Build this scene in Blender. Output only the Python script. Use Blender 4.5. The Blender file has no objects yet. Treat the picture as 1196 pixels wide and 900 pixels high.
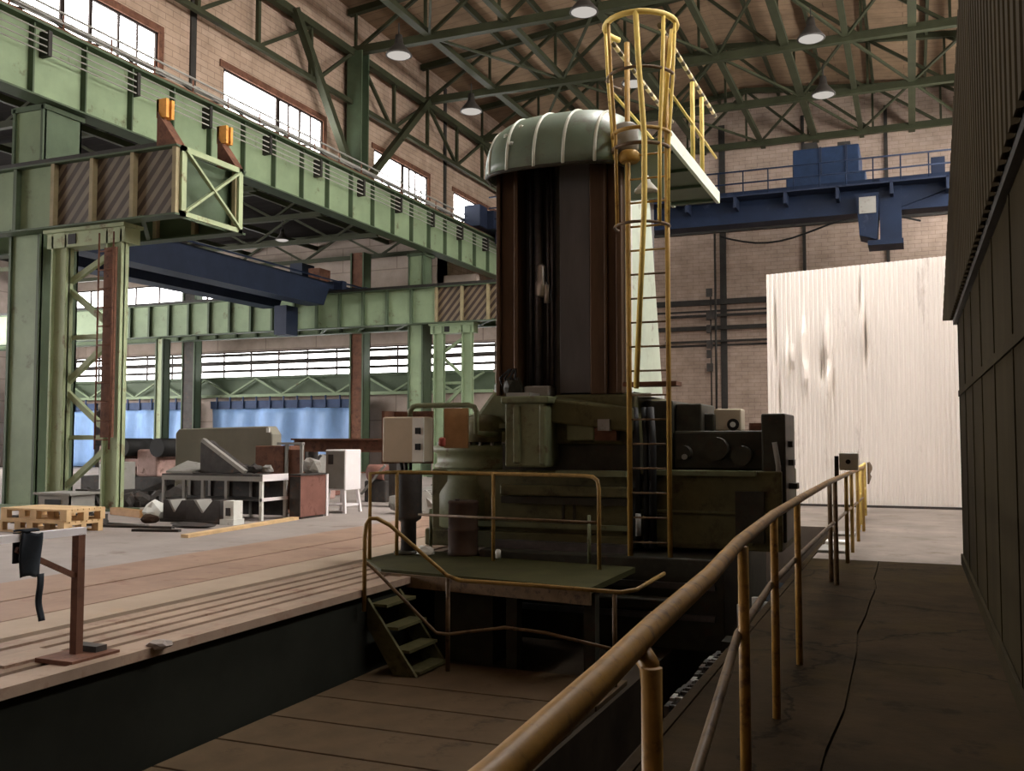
import bpy, bmesh, math, random
from mathutils import Vector, Matrix
random.seed(7)
SC = bpy.context.scene
COL = SC.collection
V = Vector
PI = math.pi

# ------------------------------------------------------------------ materials
def newmat(name):
    m = bpy.data.materials.new(name); m.use_nodes = True
    nt = m.node_tree; nt.nodes.clear()
    out = nt.nodes.new('ShaderNodeOutputMaterial')
    b = nt.nodes.new('ShaderNodeBsdfPrincipled')
    nt.links.new(b.outputs[0], out.inputs[0])
    return m, nt, b

def paint(name, col, rough=.55, metal=0., var=.18, rust=0., rcol=(.16, .07, .03), scale=3., streak=1., bump=.0, spec=.18):
    """paint or bare surface with cloudy variation and optional rust/dirt blotches"""
    m, nt, b = newmat(name); N = nt.nodes; L = nt.links
    tc = N.new('ShaderNodeTexCoord'); mp = N.new('ShaderNodeMapping')
    mp.inputs['Scale'].default_value = (scale, scale, scale * streak)
    L.new(tc.outputs['Object'], mp.inputs[0])
    n1 = N.new('ShaderNodeTexNoise'); n1.inputs['Scale'].default_value = 1.; n1.inputs['Detail'].default_value = 6
    n1.inputs['Roughness'].default_value = .65
    L.new(mp.outputs[0], n1.inputs['Vector'])
    r1 = N.new('ShaderNodeValToRGB')
    r1.color_ramp.elements[0].position = .3; r1.color_ramp.elements[1].position = .7
    lo = tuple(c * (1 - var) for c in col); hi = tuple(min(1, c * (1 + var)) for c in col)
    r1.color_ramp.elements[0].color = (*lo, 1); r1.color_ramp.elements[1].color = (*hi, 1)
    L.new(n1.outputs[0], r1.inputs[0])
    last = r1.outputs[0]
    if rust > 0:
        n2 = N.new('ShaderNodeTexNoise'); n2.inputs['Scale'].default_value = 1.7; n2.inputs['Detail'].default_value = 8
        n2.inputs['Roughness'].default_value = .7
        L.new(mp.outputs[0], n2.inputs['Vector'])
        r2 = N.new('ShaderNodeValToRGB')
        r2.color_ramp.elements[0].position = .62 - rust * .3; r2.color_ramp.elements[1].position = .72 - rust * .2
        L.new(n2.outputs[0], r2.inputs[0])
        mx = N.new('ShaderNodeMix'); mx.data_type = 'RGBA'
        L.new(r2.outputs[0], mx.inputs[0]); L.new(last, mx.inputs[6]); mx.inputs[7].default_value = (*rcol, 1)
        last = mx.outputs[2]
    L.new(last, b.inputs['Base Color'])
    b.inputs['Roughness'].default_value = rough; b.inputs['Metallic'].default_value = metal
    b.inputs['Specular IOR Level'].default_value = spec
    if bump:
        bp = N.new('ShaderNodeBump'); bp.inputs['Strength'].default_value = bump; bp.inputs['Distance'].default_value = .02
        L.new(n1.outputs[0], bp.inputs['Height']); L.new(bp.outputs[0], b.inputs['Normal'])
    return m

def panels(name, c1, c2, mortar, bw, bh, axis='x', msize=.02, rough=.85, noise=.25, bump=.3, off=.5, spec=.1):
    """brick / plank / panel surface, laid on XZ ('x'), YZ ('y') or XY ('z') in object coordinates"""
    m, nt, b = newmat(name); N = nt.nodes; L = nt.links
    tc = N.new('ShaderNodeTexCoord'); sp = N.new('ShaderNodeSeparateXYZ'); cb = N.new('ShaderNodeCombineXYZ')
    L.new(tc.outputs['Object'], sp.inputs[0])
    i, j = {'x': (0, 2), 'y': (1, 2), 'z': (0, 1), 'w': (1, 0)}[axis]
    L.new(sp.outputs[i], cb.inputs[0]); L.new(sp.outputs[j], cb.inputs[1])
    br = N.new('ShaderNodeTexBrick'); br.offset = off
    br.inputs['Scale'].default_value = 1; br.inputs['Brick Width'].default_value = bw; br.inputs['Row Height'].default_value = bh
    br.inputs['Mortar Size'].default_value = msize; br.inputs['Mortar Smooth'].default_value = .3
    br.inputs['Color1'].default_value = (*c1, 1); br.inputs['Color2'].default_value = (*c2, 1); br.inputs['Mortar'].default_value = (*mortar, 1)
    L.new(cb.outputs[0], br.inputs['Vector'])
    n = N.new('ShaderNodeTexNoise'); n.inputs['Scale'].default_value = 1.3; n.inputs['Detail'].default_value = 8; n.inputs['Roughness'].default_value = .7
    L.new(tc.outputs['Object'], n.inputs['Vector'])
    r = N.new('ShaderNodeValToRGB'); r.color_ramp.elements[0].position = .3; r.color_ramp.elements[1].position = .72
    r.color_ramp.elements[0].color = (1 - noise, 1 - noise, 1 - noise, 1); r.color_ramp.elements[1].color = (1 + noise * .3,) * 3 + (1,)
    L.new(n.outputs[0], r.inputs[0])
    mx = N.new('ShaderNodeMix'); mx.data_type = 'RGBA'; mx.blend_type = 'MULTIPLY'; mx.inputs[0].default_value = 1
    L.new(br.outputs[0], mx.inputs[6]); L.new(r.outputs[0], mx.inputs[7])
    L.new(mx.outputs[2], b.inputs['Base Color']); b.inputs['Roughness'].default_value = rough
    b.inputs['Specular IOR Level'].default_value = spec
    if bump:
        bp = N.new('ShaderNodeBump'); bp.inputs['Strength'].default_value = bump; bp.inputs['Distance'].default_value = .02; bp.invert = True
        L.new(br.outputs['Fac'], bp.inputs['Height']); L.new(bp.outputs[0], b.inputs['Normal'])
    return m

def stripes(name, c1, c2, period, duty=.5, sign=1):
    """diagonal hazard stripes in XZ object coordinates"""
    m, nt, b = newmat(name); N = nt.nodes; L = nt.links
    tc = N.new('ShaderNodeTexCoord'); sp = N.new('ShaderNodeSeparateXYZ'); L.new(tc.outputs['Object'], sp.inputs[0])
    s = N.new('ShaderNodeMath'); s.operation = 'MULTIPLY_ADD'; s.inputs[1].default_value = -.85 * sign
    L.new(sp.outputs[2], s.inputs[0]); L.new(sp.outputs[0], s.inputs[2])
    d = N.new('ShaderNodeMath'); d.operation = 'DIVIDE'; d.inputs[1].default_value = period; L.new(s.outputs[0], d.inputs[0])
    f = N.new('ShaderNodeMath'); f.operation = 'FRACT'; L.new(d.outputs[0], f.inputs[0])
    g = N.new('ShaderNodeMath'); g.operation = 'GREATER_THAN'; g.inputs[1].default_value = duty; L.new(f.outputs[0], g.inputs[0])
    n = N.new('ShaderNodeTexNoise'); n.inputs['Scale'].default_value = 2.5; n.inputs['Detail'].default_value = 6; L.new(tc.outputs['Object'], n.inputs['Vector'])
    mx = N.new('ShaderNodeMix'); mx.data_type = 'RGBA'; L.new(g.outputs[0], mx.inputs[0])
    mx.inputs[6].default_value = (*c1, 1); mx.inputs[7].default_value = (*c2, 1)
    m2 = N.new('ShaderNodeMix'); m2.data_type = 'RGBA'; m2.blend_type = 'MULTIPLY'; m2.inputs[0].default_value = .5
    L.new(mx.outputs[2], m2.inputs[6]); L.new(n.outputs[0], m2.inputs[7])
    L.new(m2.outputs[2], b.inputs['Base Color']); b.inputs['Roughness'].default_value = .6
    return m

def glow(name, col, strength):
    m = bpy.data.materials.new(name); m.use_nodes = True; nt = m.node_tree; nt.nodes.clear()
    out = nt.nodes.new('ShaderNodeOutputMaterial'); e = nt.nodes.new('ShaderNodeEmission')
    e.inputs[0].default_value = (*col, 1); e.inputs[1].default_value = strength
    nt.links.new(e.outputs[0], out.inputs[0]); return m

M = {}
M['green'] = paint('green_paint', (.205, .275, .165), .5, var=.16, rust=.12, rcol=(.10, .09, .05), scale=.9)
M['green_pale'] = paint('pale_green_paint', (.31, .37, .22), .5, var=.15, rust=.15, rcol=(.16, .11, .06), scale=1.2)
M['green_trim'] = paint('dark_green_paint', (.07, .10, .06), .55, var=.2, scale=1)
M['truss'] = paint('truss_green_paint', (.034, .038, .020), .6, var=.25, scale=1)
M['steel_dark'] = paint('dark_steel', (.035, .033, .03), .6, var=.3, scale=2)
M['bus'] = paint('bus_bar_metal', (.34, .34, .31), .5, var=.1)
M['mach'] = paint('machine_green_paint', (.095, .090, .042), .6, var=.3, rust=.3, rcol=(.05, .04, .02), scale=2.2)
M['mach_l'] = paint('light_machine_green_paint', (.135, .148, .082), .5, var=.25, rust=.2, rcol=(.08, .06, .03), scale=2.5)
M['mach_d'] = paint('oily_dark_metal', (.034, .033, .024), .5, var=.4, rust=.25, rcol=(.05, .03, .02), scale=4)
M['hood'] = paint('hood_green_sheet', (.145, .20, .148), .4, var=.2, rust=.15, rcol=(.12, .11, .09), scale=1.6, spec=.5)
M['hood_rib'] = paint('hood_rib_metal', (.55, .58, .50), .4, var=.1)
M['brown_way'] = paint('oiled_guideway_steel', (.068, .040, .022), .45, metal=.3, var=.35, scale=3, streak=.15)
M['bellows'] = paint('grey_way_cover', (.085, .08, .078), .5, var=.2, scale=3, streak=.2)
M['screw'] = paint('dark_ball_screw_steel', (.10, .095, .10), .35, metal=.6, var=.3, scale=6)
M['bright'] = paint('bright_steel', (.42, .41, .39), .3, metal=.6, var=.2, scale=5)
M['white_p'] = paint('white_paint', (.68, .70, .66), .5, var=.12, rust=.08, rcol=(.35, .33, .28), scale=2)
M['mint'] = paint('pale_mint_paint', (.55, .64, .52), .45, var=.1, rust=.08, rcol=(.3, .3, .24), scale=2)
M['yellow'] = paint('worn_yellow_paint', (.36, .225, .06), .5, var=.25, rust=.2, rcol=(.22, .12, .04), scale=4)
M['yellow_l'] = paint('yellow_paint', (.72, .55, .16), .45, var=.15, rust=.1, rcol=(.35, .22, .06), scale=4)
M['rail'] = paint('dirty_yellow_rail_paint', (.27, .145, .032), .45, var=.3, rust=.35, rcol=(.10, .05, .018), scale=7)
M['rail_d'] = paint('worn_brown_rail', (.13, .085, .045), .5, var=.3, rust=.3, rcol=(.05, .03, .02), scale=6)
M['blue'] = paint('crane_blue_paint', (.0075, .016, .040), .5, var=.2, rust=.12, rcol=(.03, .04, .07), scale=1)
M['blue_t'] = paint('trolley_blue_paint', (.014, .030, .07), .5, var=.2)
M['blue_d'] = paint('dark_crane_blue_paint', (.016, .024, .048), .55, var=.2, scale=1)
M['rust'] = paint('rusty_iron', (.14, .066, .042), .8, var=.35, rust=.3, rcol=(.07, .035, .025), scale=3)
M['redbrown'] = paint('red_brown_paint', (.20, .095, .075), .7, var=.2, rust=.2, rcol=(.09, .04, .03), scale=2)
M['grey'] = paint('grey_paint', (.26, .255, .235), .6, var=.15, rust=.12, rcol=(.14, .11, .09), scale=2)
M['greyd'] = paint('dark_grey_iron', (.052, .048, .045), .65, var=.35, rust=.2, rcol=(.10, .06, .045), scale=3)
M['beige'] = paint('beige_cabinet_paint', (.46, .40, .30), .5, var=.08, scale=2)
M['olive_plate'] = paint('khaki_plate', (.215, .205, .165), .7, var=.12, scale=1.2)
M['wood'] = paint('raw_pine', (.62, .44, .24), .7, var=.2, scale=3, streak=1)
M['cloth'] = paint('blue_black_cloth', (.022, .027, .034), .9, var=.3, scale=8)
M['orange'] = paint('orange_buffer', (.62, .30, .07), .6, var=.2, rust=.2, rcol=(.3, .12, .03), scale=4)
M['stripe'] = stripes('hazard_stripes', (.22, .18, .12), (.055, .035, .022), .30)
M['stripe_n'] = stripes('worn_hazard_stripes', (.20, .15, .09), (.04, .022, .014), .30)
M['frame_d'] = paint('dark_window_frame', (.016, .010, .008), .7, var=.2)
M['deckp'] = paint('olive_deck_plate', (.040, .039, .014), .7, var=.3, rust=.2, rcol=(.04, .03, .015), scale=2.5, spec=.1)
M['rail_dim'] = paint('dim_yellow_pipe', (.24, .15, .045), .5, var=.25, rust=.2, rcol=(.10, .06, .02), scale=6)
M['plate_red'] = paint('reddish_floor_plate', (.29, .195, .145), .7, var=.2, rust=.2, rcol=(.21, .12, .085), scale=1.0)
M['plate_lt'] = paint('light_floor_strip', (.34, .265, .20), .75, var=.15, rust=.15, rcol=(.36, .26, .18), scale=1.2)
M['brick'] = panels('brick_wall_panel', (.46, .345, .265), (.41, .30, .225), (.27, .20, .15), .62, .2, 'y', .012, noise=.3)
M['brick_b'] = panels('back_brick_panel', (.45, .35, .29), (.41, .315, .255), (.28, .21, .165), .62, .2, 'x', .012, noise=.3)
M['brick_p'] = panels('plaster_wall_panel', (.38, .315, .275), (.355, .29, .25), (.25, .2, .17), 3.0, 1.2, 'x', .03, noise=.25)
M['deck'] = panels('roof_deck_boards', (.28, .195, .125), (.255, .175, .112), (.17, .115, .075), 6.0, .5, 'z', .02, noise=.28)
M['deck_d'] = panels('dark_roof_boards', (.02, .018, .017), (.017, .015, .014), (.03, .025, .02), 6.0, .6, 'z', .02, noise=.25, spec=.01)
M['conc'] = paint('dusty_concrete', (.30, .265, .245), .9, var=.16, rust=.16, rcol=(.21, .175, .155), scale=.8, bump=.15)
M['plate'] = paint('worn_floor_plate', (.30, .22, .165), .65, var=.28, rust=.28, rcol=(.21, .12, .085), scale=1.1, bump=.05)
M['groove'] = paint('floor_groove', (.075, .054, .038), .8, var=.2)
def cracked(name, col, dark, tint):
    # stained slab: broad stains, yellowish worn patches and wandering thin cracks
    m, nt, b = newmat(name); N = nt.nodes; L = nt.links
    tc = N.new('ShaderNodeTexCoord')
    def noise(sc, det=7, ro=.65):
        n = N.new('ShaderNodeTexNoise'); n.inputs['Scale'].default_value = sc; n.inputs['Detail'].default_value = det; n.inputs['Roughness'].default_value = ro
        L.new(tc.outputs['Object'], n.inputs['Vector']); return n
    def ramp(src, a, c0, c, c1):
        r = N.new('ShaderNodeValToRGB'); r.color_ramp.elements[0].position = a; r.color_ramp.elements[1].position = c
        r.color_ramp.elements[0].color = (*c0, 1); r.color_ramp.elements[1].color = (*c1, 1); L.new(src, r.inputs[0]); return r.outputs[0]
    def mix(f, a, c):
        x = N.new('ShaderNodeMix'); x.data_type = 'RGBA'; L.new(f, x.inputs[0])
        if isinstance(a, tuple): x.inputs[6].default_value = (*a, 1)
        else: L.new(a, x.inputs[6])
        x.inputs[7].default_value = (*c, 1); return x.outputs[2]
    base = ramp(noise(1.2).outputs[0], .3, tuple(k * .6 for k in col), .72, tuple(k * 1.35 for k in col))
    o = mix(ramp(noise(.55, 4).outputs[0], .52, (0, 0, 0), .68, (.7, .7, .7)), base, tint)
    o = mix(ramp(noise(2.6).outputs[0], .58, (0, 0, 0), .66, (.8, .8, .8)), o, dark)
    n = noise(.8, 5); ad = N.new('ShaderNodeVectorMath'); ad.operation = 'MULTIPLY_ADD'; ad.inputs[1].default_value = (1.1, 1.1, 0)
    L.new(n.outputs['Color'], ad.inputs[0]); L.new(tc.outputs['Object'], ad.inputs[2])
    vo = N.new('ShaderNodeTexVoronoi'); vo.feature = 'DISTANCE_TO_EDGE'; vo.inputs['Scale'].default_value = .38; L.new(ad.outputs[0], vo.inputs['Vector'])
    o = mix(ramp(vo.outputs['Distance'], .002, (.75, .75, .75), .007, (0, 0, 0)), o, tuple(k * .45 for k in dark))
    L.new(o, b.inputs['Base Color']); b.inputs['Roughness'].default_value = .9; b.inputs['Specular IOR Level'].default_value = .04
    bp = N.new('ShaderNodeBump'); bp.inputs['Strength'].default_value = .35; bp.inputs['Distance'].default_value = .02
    L.new(noise(5).outputs[0], bp.inputs['Height']); L.new(bp.outputs[0], b.inputs['Normal'])
    return m
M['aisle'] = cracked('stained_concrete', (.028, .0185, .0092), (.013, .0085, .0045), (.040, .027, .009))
M['aisle_far'] = paint('paler_lit_concrete', (.185, .158, .136), .8, var=.28, rust=.25, rcol=(.13, .105, .085), scale=.9, bump=.2)  # paler concrete tone, partly painting in the lit end of the aisle
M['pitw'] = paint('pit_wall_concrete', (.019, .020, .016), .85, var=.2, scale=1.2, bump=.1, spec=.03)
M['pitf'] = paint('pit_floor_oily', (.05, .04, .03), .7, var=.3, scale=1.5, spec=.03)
M['board'] = paint('oily_cover_board', (.088, .060, .034), .75, var=.25, rust=.15, rcol=(.05, .032, .018), scale=1.5, bump=.15, spec=.1)
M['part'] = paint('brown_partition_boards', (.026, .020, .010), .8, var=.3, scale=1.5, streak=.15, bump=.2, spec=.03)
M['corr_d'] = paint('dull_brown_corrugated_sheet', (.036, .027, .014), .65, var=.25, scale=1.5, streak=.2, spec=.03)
M['corr_w'] = paint('white_corrugated_sheet', (.86, .82, .775), .45, var=.05, rust=.10, rcol=(.55, .50, .46), scale=1.0, streak=.25)
M['tarp'] = paint('blue_tarpaulin', (.22, .36, .62), .5, var=.2, scale=1.2, streak=.4, bump=.4)
M['tarp_e'] = paint('dark_blue_tarp_hem', (.035, .06, .13), .6, var=.2)
M['pink'] = paint('faded_pink_machine_paint', (.42, .28, .25), .6, var=.25, rust=.2, rcol=(.15, .09, .07), scale=3)
M['red'] = paint('dull_red_paint', (.42, .10, .08), .5, var=.2)
M['black'] = paint('black_rubber', (.015, .015, .015), .6, var=.2)
M['rust_d'] = paint('dark_rust_drum_paint', (.048, .028, .018), .7, var=.3, scale=3)
M['brown_board'] = paint('brown_chipboard', (.34, .19, .08), .7, var=.2, scale=4)
M['white_bar'] = paint('white_enamel_bar', (.80, .77, .78), .4, var=.06)
M['lampmetal'] = paint('dark_lamp_housing', (.05, .045, .04), .5, var=.2)
M['pane'] = glow('bright_overcast_window', (1.0, .98, .96), 17.0)
M['pane_s'] = glow('added_side_daylight', (1.0, .955, .93), 27.0)  # unseen side panes, added to bring daylight into the left bay
M['pane_b'] = glow('bright_back_window', (1.0, .97, .95), 9.0)
M['pane_r'] = glow('added_right_daylight', (1.0, .95, .90), 30.0)  # unseen right-hand panes, added to light the roof and end wall
M['pane_t'] = glow('added_roof_daylight', (1.0, .96, .92), 42.0)  # unseen roof pane, added to brighten the end wall and floor
M['lamp'] = glow('lamp_glass', (1.0, .93, .85), .55)

# dotted black and yellow tape
def dots(name, c1, c2, period, axis):
    m, nt, b = newmat(name); N = nt.nodes; L = nt.links
    tc = N.new('ShaderNodeTexCoord'); sp = N.new('ShaderNodeSeparateXYZ'); L.new(tc.outputs['Object'], sp.inputs[0])
    d = N.new('ShaderNodeMath'); d.operation = 'DIVIDE'; d.inputs[1].default_value = period; L.new(sp.outputs[axis], d.inputs[0])
    f = N.new('ShaderNodeMath'); f.operation = 'FRACT'; L.new(d.outputs[0], f.inputs[0])
    g = N.new('ShaderNodeMath'); g.operation = 'GREATER_THAN'; g.inputs[1].default_value = .45; L.new(f.outputs[0], g.inputs[0])
    mx = N.new('ShaderNodeMix'); mx.data_type = 'RGBA'; L.new(g.outputs[0], mx.inputs[0])
    mx.inputs[6].default_value = (*c1, 1); mx.inputs[7].default_value = (*c2, 1)
    L.new(mx.outputs[2], b.inputs['Base Color']); b.inputs['Roughness'].default_value = .5
    return m
M['band'] = dots('black_yellow_banding', (.09, .07, .03), (.80, .66, .34), .32, 1)

# ------------------------------------------------------------------ mesh builder
OFF = {}
class MB:
    def __init__(s): s.bm = bmesh.new()
    def box(s, x0, x1, y0, y1, z0, z1):
        vs = [s.bm.verts.new((x, y, z)) for x in (x0, x1) for y in (y0, y1) for z in (z0, z1)]
        for f in ((0, 1, 3, 2), (4, 6, 7, 5), (0, 4, 5, 1), (2, 3, 7, 6), (0, 2, 6, 4), (1, 5, 7, 3)):
            s.bm.faces.new([vs[i] for i in f])
        return s
    def bar(s, p0, p1, w, h, up=(0, 0, 1)):
        p0, p1 = V(p0), V(p1); d = (p1 - p0)
        if d.length < 1e-6: return s
        d.normalize(); u = V(up)
        if abs(d.dot(u)) > .98: u = V((0, 1, 0)) if abs(d.y) < .9 else V((1, 0, 0))
        r = d.cross(u).normalized(); u = r.cross(d).normalized()
        c = [r * (a * w / 2) + u * (b * h / 2) for a, b in ((-1, -1), (1, -1), (1, 1), (-1, 1))]
        A = [s.bm.verts.new(p0 + k) for k in c]; B = [s.bm.verts.new(p1 + k) for k in c]
        for i in range(4): s.bm.faces.new((A[i], A[(i + 1) % 4], B[(i + 1) % 4], B[i]))
        s.bm.faces.new(A[::-1]); s.bm.faces.new(B); return s
    def tube(s, pts, r, n=8, closed=False, r1=None):
        pts = [V(p) for p in pts]; rings = []; prev = None
        m = len(pts)
        for i, p in enumerate(pts):
            if closed: d = pts[(i + 1) % m] - pts[i - 1]
            elif i == 0: d = pts[1] - p
            elif i == m - 1: d = p - pts[i - 1]
            else: d = (pts[i + 1] - p).normalized() + (p - pts[i - 1]).normalized()
            d.normalize()
            if prev is None:
                u = V((0, 0, 1)) if abs(d.z) < .9 else V((1, 0, 0))
                a = d.cross(u).normalized()
            else:
                a = (prev - d * prev.dot(d)).normalized()
            prev = a; b = d.cross(a).normalized()
            rr = r if r1 is None else r + (r1 - r) * i / (m - 1)
            rings.append([s.bm.verts.new(p + (a * math.cos(2 * PI * k / n) + b * math.sin(2 * PI * k / n)) * rr) for k in range(n)])
        for i in range(m if closed else m - 1):
            A, B = rings[i], rings[(i + 1) % m]
            for k in range(n):
                f = s.bm.faces.new((A[k], A[(k + 1) % n], B[(k + 1) % n], B[k])); f.smooth = True
        if not closed:
            s.bm.faces.new(rings[0][::-1]); s.bm.faces.new(rings[-1])
        return s
    def cyl(s, p0, p1, r, n=16, r1=None): return s.tube([p0, p1], r, n, r1=r1)
    def prism(s, poly, ext):
        ext = V(ext); A = [s.bm.verts.new(V(p)) for p in poly]; B = [s.bm.verts.new(V(p) + ext) for p in poly]
        n = len(A); s.bm.faces.new(A[::-1]); s.bm.faces.new(B)
        for i in range(n): s.bm.faces.new((A[i], A[(i + 1) % n], B[(i + 1) % n], B[i]))
        return s
    def lathe(s, c, prof, n=20):
        c = V(c); rings = [[s.bm.verts.new(c + V((r * math.cos(2 * PI * k / n), r * math.sin(2 * PI * k / n), z))) for k in range(n)] for r, z in prof]
        for A, B in zip(rings, rings[1:]):
            for k in range(n):
                f = s.bm.faces.new((A[k], A[(k + 1) % n], B[(k + 1) % n], B[k])); f.smooth = True
        s.bm.faces.new(rings[0][::-1]); s.bm.faces.new(rings[-1]); return s
    def rock(s, c, size, seed, flat=.0):
        rnd = random.Random(seed); r = bmesh.ops.create_icosphere(s.bm, subdivisions=2, radius=1)
        for v in r['verts']:
            k = 1 + rnd.uniform(-.22, .18); v.co = V((v.co.x * size[0] * k, v.co.y * size[1] * k, max(v.co.z, -.8) * size[2] * k)) + V(c)
        return s
    def grid(s, fn, nu, nv):
        vs = [[s.bm.verts.new(fn(i / nu, j / nv)) for j in range(nv + 1)] for i in range(nu + 1)]
        for i in range(nu):
            for j in range(nv):
                f = s.bm.faces.new((vs[i][j], vs[i + 1][j], vs[i + 1][j + 1], vs[i][j + 1])); f.smooth = True
        return s
    def build(s, name, mat, parent=None, origin=None, bevel=0, solid=0):
        off = OFF.get(parent.name, V((0, 0, 0))) if parent is not None else V(origin or (0, 0, 0))
        bmesh.ops.recalc_face_normals(s.bm, faces=s.bm.faces)
        bmesh.ops.translate(s.bm, verts=s.bm.verts, vec=-off)
        me = bpy.data.meshes.new(name); s.bm.to_mesh(me); s.bm.free()
        me.materials.append(mat)
        o = bpy.data.objects.new(name, me); COL.objects.link(o)
        if parent is not None: o.parent = parent; OFF[o.name] = off
        else: o.location = off; OFF[o.name] = off
        if bevel:
            b = o.modifiers.new('bevel', 'BEVEL'); b.width = bevel; b.segments = 2; b.limit_method = 'ANGLE'; b.angle_limit = .7
        if solid:
            b = o.modifiers.new('solid', 'SOLIDIFY'); b.thickness = solid; b.offset = 0
        return o

def tag(o, label=None, cat=None, group=None, kind=None):
    if label: o['label'] = label
    if cat: o['category'] = cat
    if group: o['group'] = group
    if kind: o['kind'] = kind
    return o
def thing(name, loc, label, cat, group=None):
    o = bpy.data.objects.new(name, None); COL.objects.link(o); o.location = loc; OFF[o.name] = V(loc)
    return tag(o, label, cat, group)
def struct(o, label=None): return tag(o, label, kind='structure')
def B(*a): return MB().box(*a)
def copy_tree(o, parent=None):
    c = o.copy(); COL.objects.link(c); OFF[c.name] = OFF.get(o.name, V((0, 0, 0)))
    if parent is not None: c.parent = parent
    for ch in [k for k in COL.objects if k.parent == o]: copy_tree(ch, c)
    return c
def arc(c, r, a0, a1, n, ax='xy', z=None):
    out = []
    for i in range(n + 1):
        a = a0 + (a1 - a0) * i / n; p, q = r * math.cos(a), r * math.sin(a)
        out.append({'xy': V((c[0] + p, c[1] + q, c[2])), 'xz': V((c[0] + p, c[1], c[2] + q)), 'yz': V((c[0], c[1] + p, c[2] + q))}[ax])
    return out
ORD = ['first', 'second', 'third', 'fourth', 'fifth', 'sixth', 'seventh', 'eighth', 'ninth', 'tenth', 'eleventh', 'twelfth', 'thirteenth', 'fourteenth', 'fifteenth', 'sixteenth', 'seventeenth', 'eighteenth']

# ================================================================== SETTING
XL, XG, YB, XR, YF = -20.0, -18.0, 50.5, 5.0, -6.0          # left upper wall, girder face, back wall, right wall, front wall
YLB, XS, ZLB = 40.0, -46.0, 11.3                              # left bay: back wall, side wall, roof

# floors
struct(B(XS, -9.6, YF, YLB, -1.0, 0).build('floor_left_bay', M['conc']))
struct(B(-9.6, -5.2, YF, YLB, -1.0, -.035).build('floor_machine_base', M['groove']))
def strips(name, rows, mat):
    mb = MB()
    for a, b in rows: mb.box(a, b, YF, 30, -.035, 0)
    return struct(mb.build(name, mat))
strips('floor_machine_plates', [(-6.32, -6.15), (-6.07, -5.92), (-5.85, -5.71), (-5.64, -5.49), (-5.42, -5.2)], M['plate'])
strips('floor_light_strip', [(-7.02, -6.45)], M['plate_lt'])
strips('floor_red_plates', [(-7.88, -7.05), (-8.92, -7.93)], M['plate_red'])
strips('floor_edge_strip', [(-9.6, -8.92)], M['conc'])
struct(B(-5.2, 5.3, 17.6, YB, -1.0, 0).build('floor_back', M['aisle_far']))
struct(B(-9.6, -5.2, 30, YLB, -.05, 0).build('floor_rear_strip', M['conc']))
struct(B(-20, -5.2, YLB, YB, -1.0, 0).build('floor_rear_left', M['conc']))
# aisle: two slabs with an open joint
mb = MB(); mb.box(-1.25, 5.3, 12.95, 17.6, -1.9, 0); struct(mb.build('floor_aisle_far', M['aisle_far']))  # far slab paler, lit patch partly put into its colour
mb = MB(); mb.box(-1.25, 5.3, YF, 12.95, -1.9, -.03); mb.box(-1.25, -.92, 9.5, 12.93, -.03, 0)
# slab edges with an open, slightly wandering joint
ja = [(-.40 + .02 * math.sin(k * 1.3) + .012 * math.sin(k * 3.1), YF + k * (12.93 - YF) / 24) for k in range(25)]
poly = [(-1.25, YF, -.03)] + [(x - .008, y, -.03) for x, y in ja] + [(-.92, 12.93, -.03), (-.92, 9.5, -.03), (-1.25, 9.5, -.03)]
mb.prism(poly, (0, 0, .03))
mb.prism([(x + .008, y, -.03) for x, y in ja] + [(5.3, 12.93, -.03), (5.3, YF, -.03)], (0, 0, .03))
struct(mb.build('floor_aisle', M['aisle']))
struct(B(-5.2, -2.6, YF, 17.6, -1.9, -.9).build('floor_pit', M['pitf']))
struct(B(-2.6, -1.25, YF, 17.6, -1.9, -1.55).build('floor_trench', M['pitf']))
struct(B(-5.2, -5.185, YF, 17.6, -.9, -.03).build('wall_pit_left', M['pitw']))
struct(B(-5.23, -5.12, YF, 10.1, -.06, .012).build('trim_1', M['plate']))
struct(B(-1.27, -1.21, YF, 17.6, -.05, .012).build('trim_2', M['aisle']))

def wall_x(name, X0, X1, y0, y1, z0, z1, holes, mat):
    """wall in the YZ plane with holes (ya, yb, za, zb) sharing one z band"""
    mb = MB()
    if holes:
        za, zb = holes[0][2], holes[0][3]
        mb.box(X0, X1, y0, y1, z0, za); mb.box(X0, X1, y0, y1, zb, z1)
        y = y0
        for h in sorted(holes): mb.box(X0, X1, y, h[0], za, zb); y = h[1]
        mb.box(X0, X1, y, y1, za, zb)
    else: mb.box(X0, X1, y0, y1, z0, z1)
    return struct(mb.build(name, mat))

WN = [0]
def window_x(X, h, n, pane, inward, mat, hz=1, mull=None):
    """window standing in a YZ wall: frame with mullions, panes behind it"""
    WN[0] += 1
    y0, y1, z0, z1 = h
    w = thing('window_%d' % WN[0], (X, (y0 + y1) / 2, z0), None, None); w['kind'] = 'structure'
    mb = MB(); t = .06
    for a, b in ((y0, y0 + t), (y1 - t, y1)): mb.box(X - .05, X + .05, a, b, z0, z1)
    for a, b in ((z0, z0 + t), (z1 - t, z1)): mb.box(X - .05, X + .05, y0, y1, a, b)
    for fr, k in (mull or [(i / n, .05 if i % 3 == 0 else .028) for i in range(1, n)]):
        y = y0 + (y1 - y0) * fr
        mb.box(X - .04, X + .04, y - k, y + k, z0, z1)
    for i in range(1, hz + 1):
        z = z0 + (z1 - z0) * i / (hz + 1); mb.box(X - .03, X + .03, y0, y1, z - .02, z + .02)
    mb.build('window_frame', mat, w)
    d = -.03 * inward
    B(X + d - .01, X + d + .01, y0 + .01, y1 - .01, z0 + .01, z1 - .01).build('window_pane', pane, w)
    return w
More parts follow.
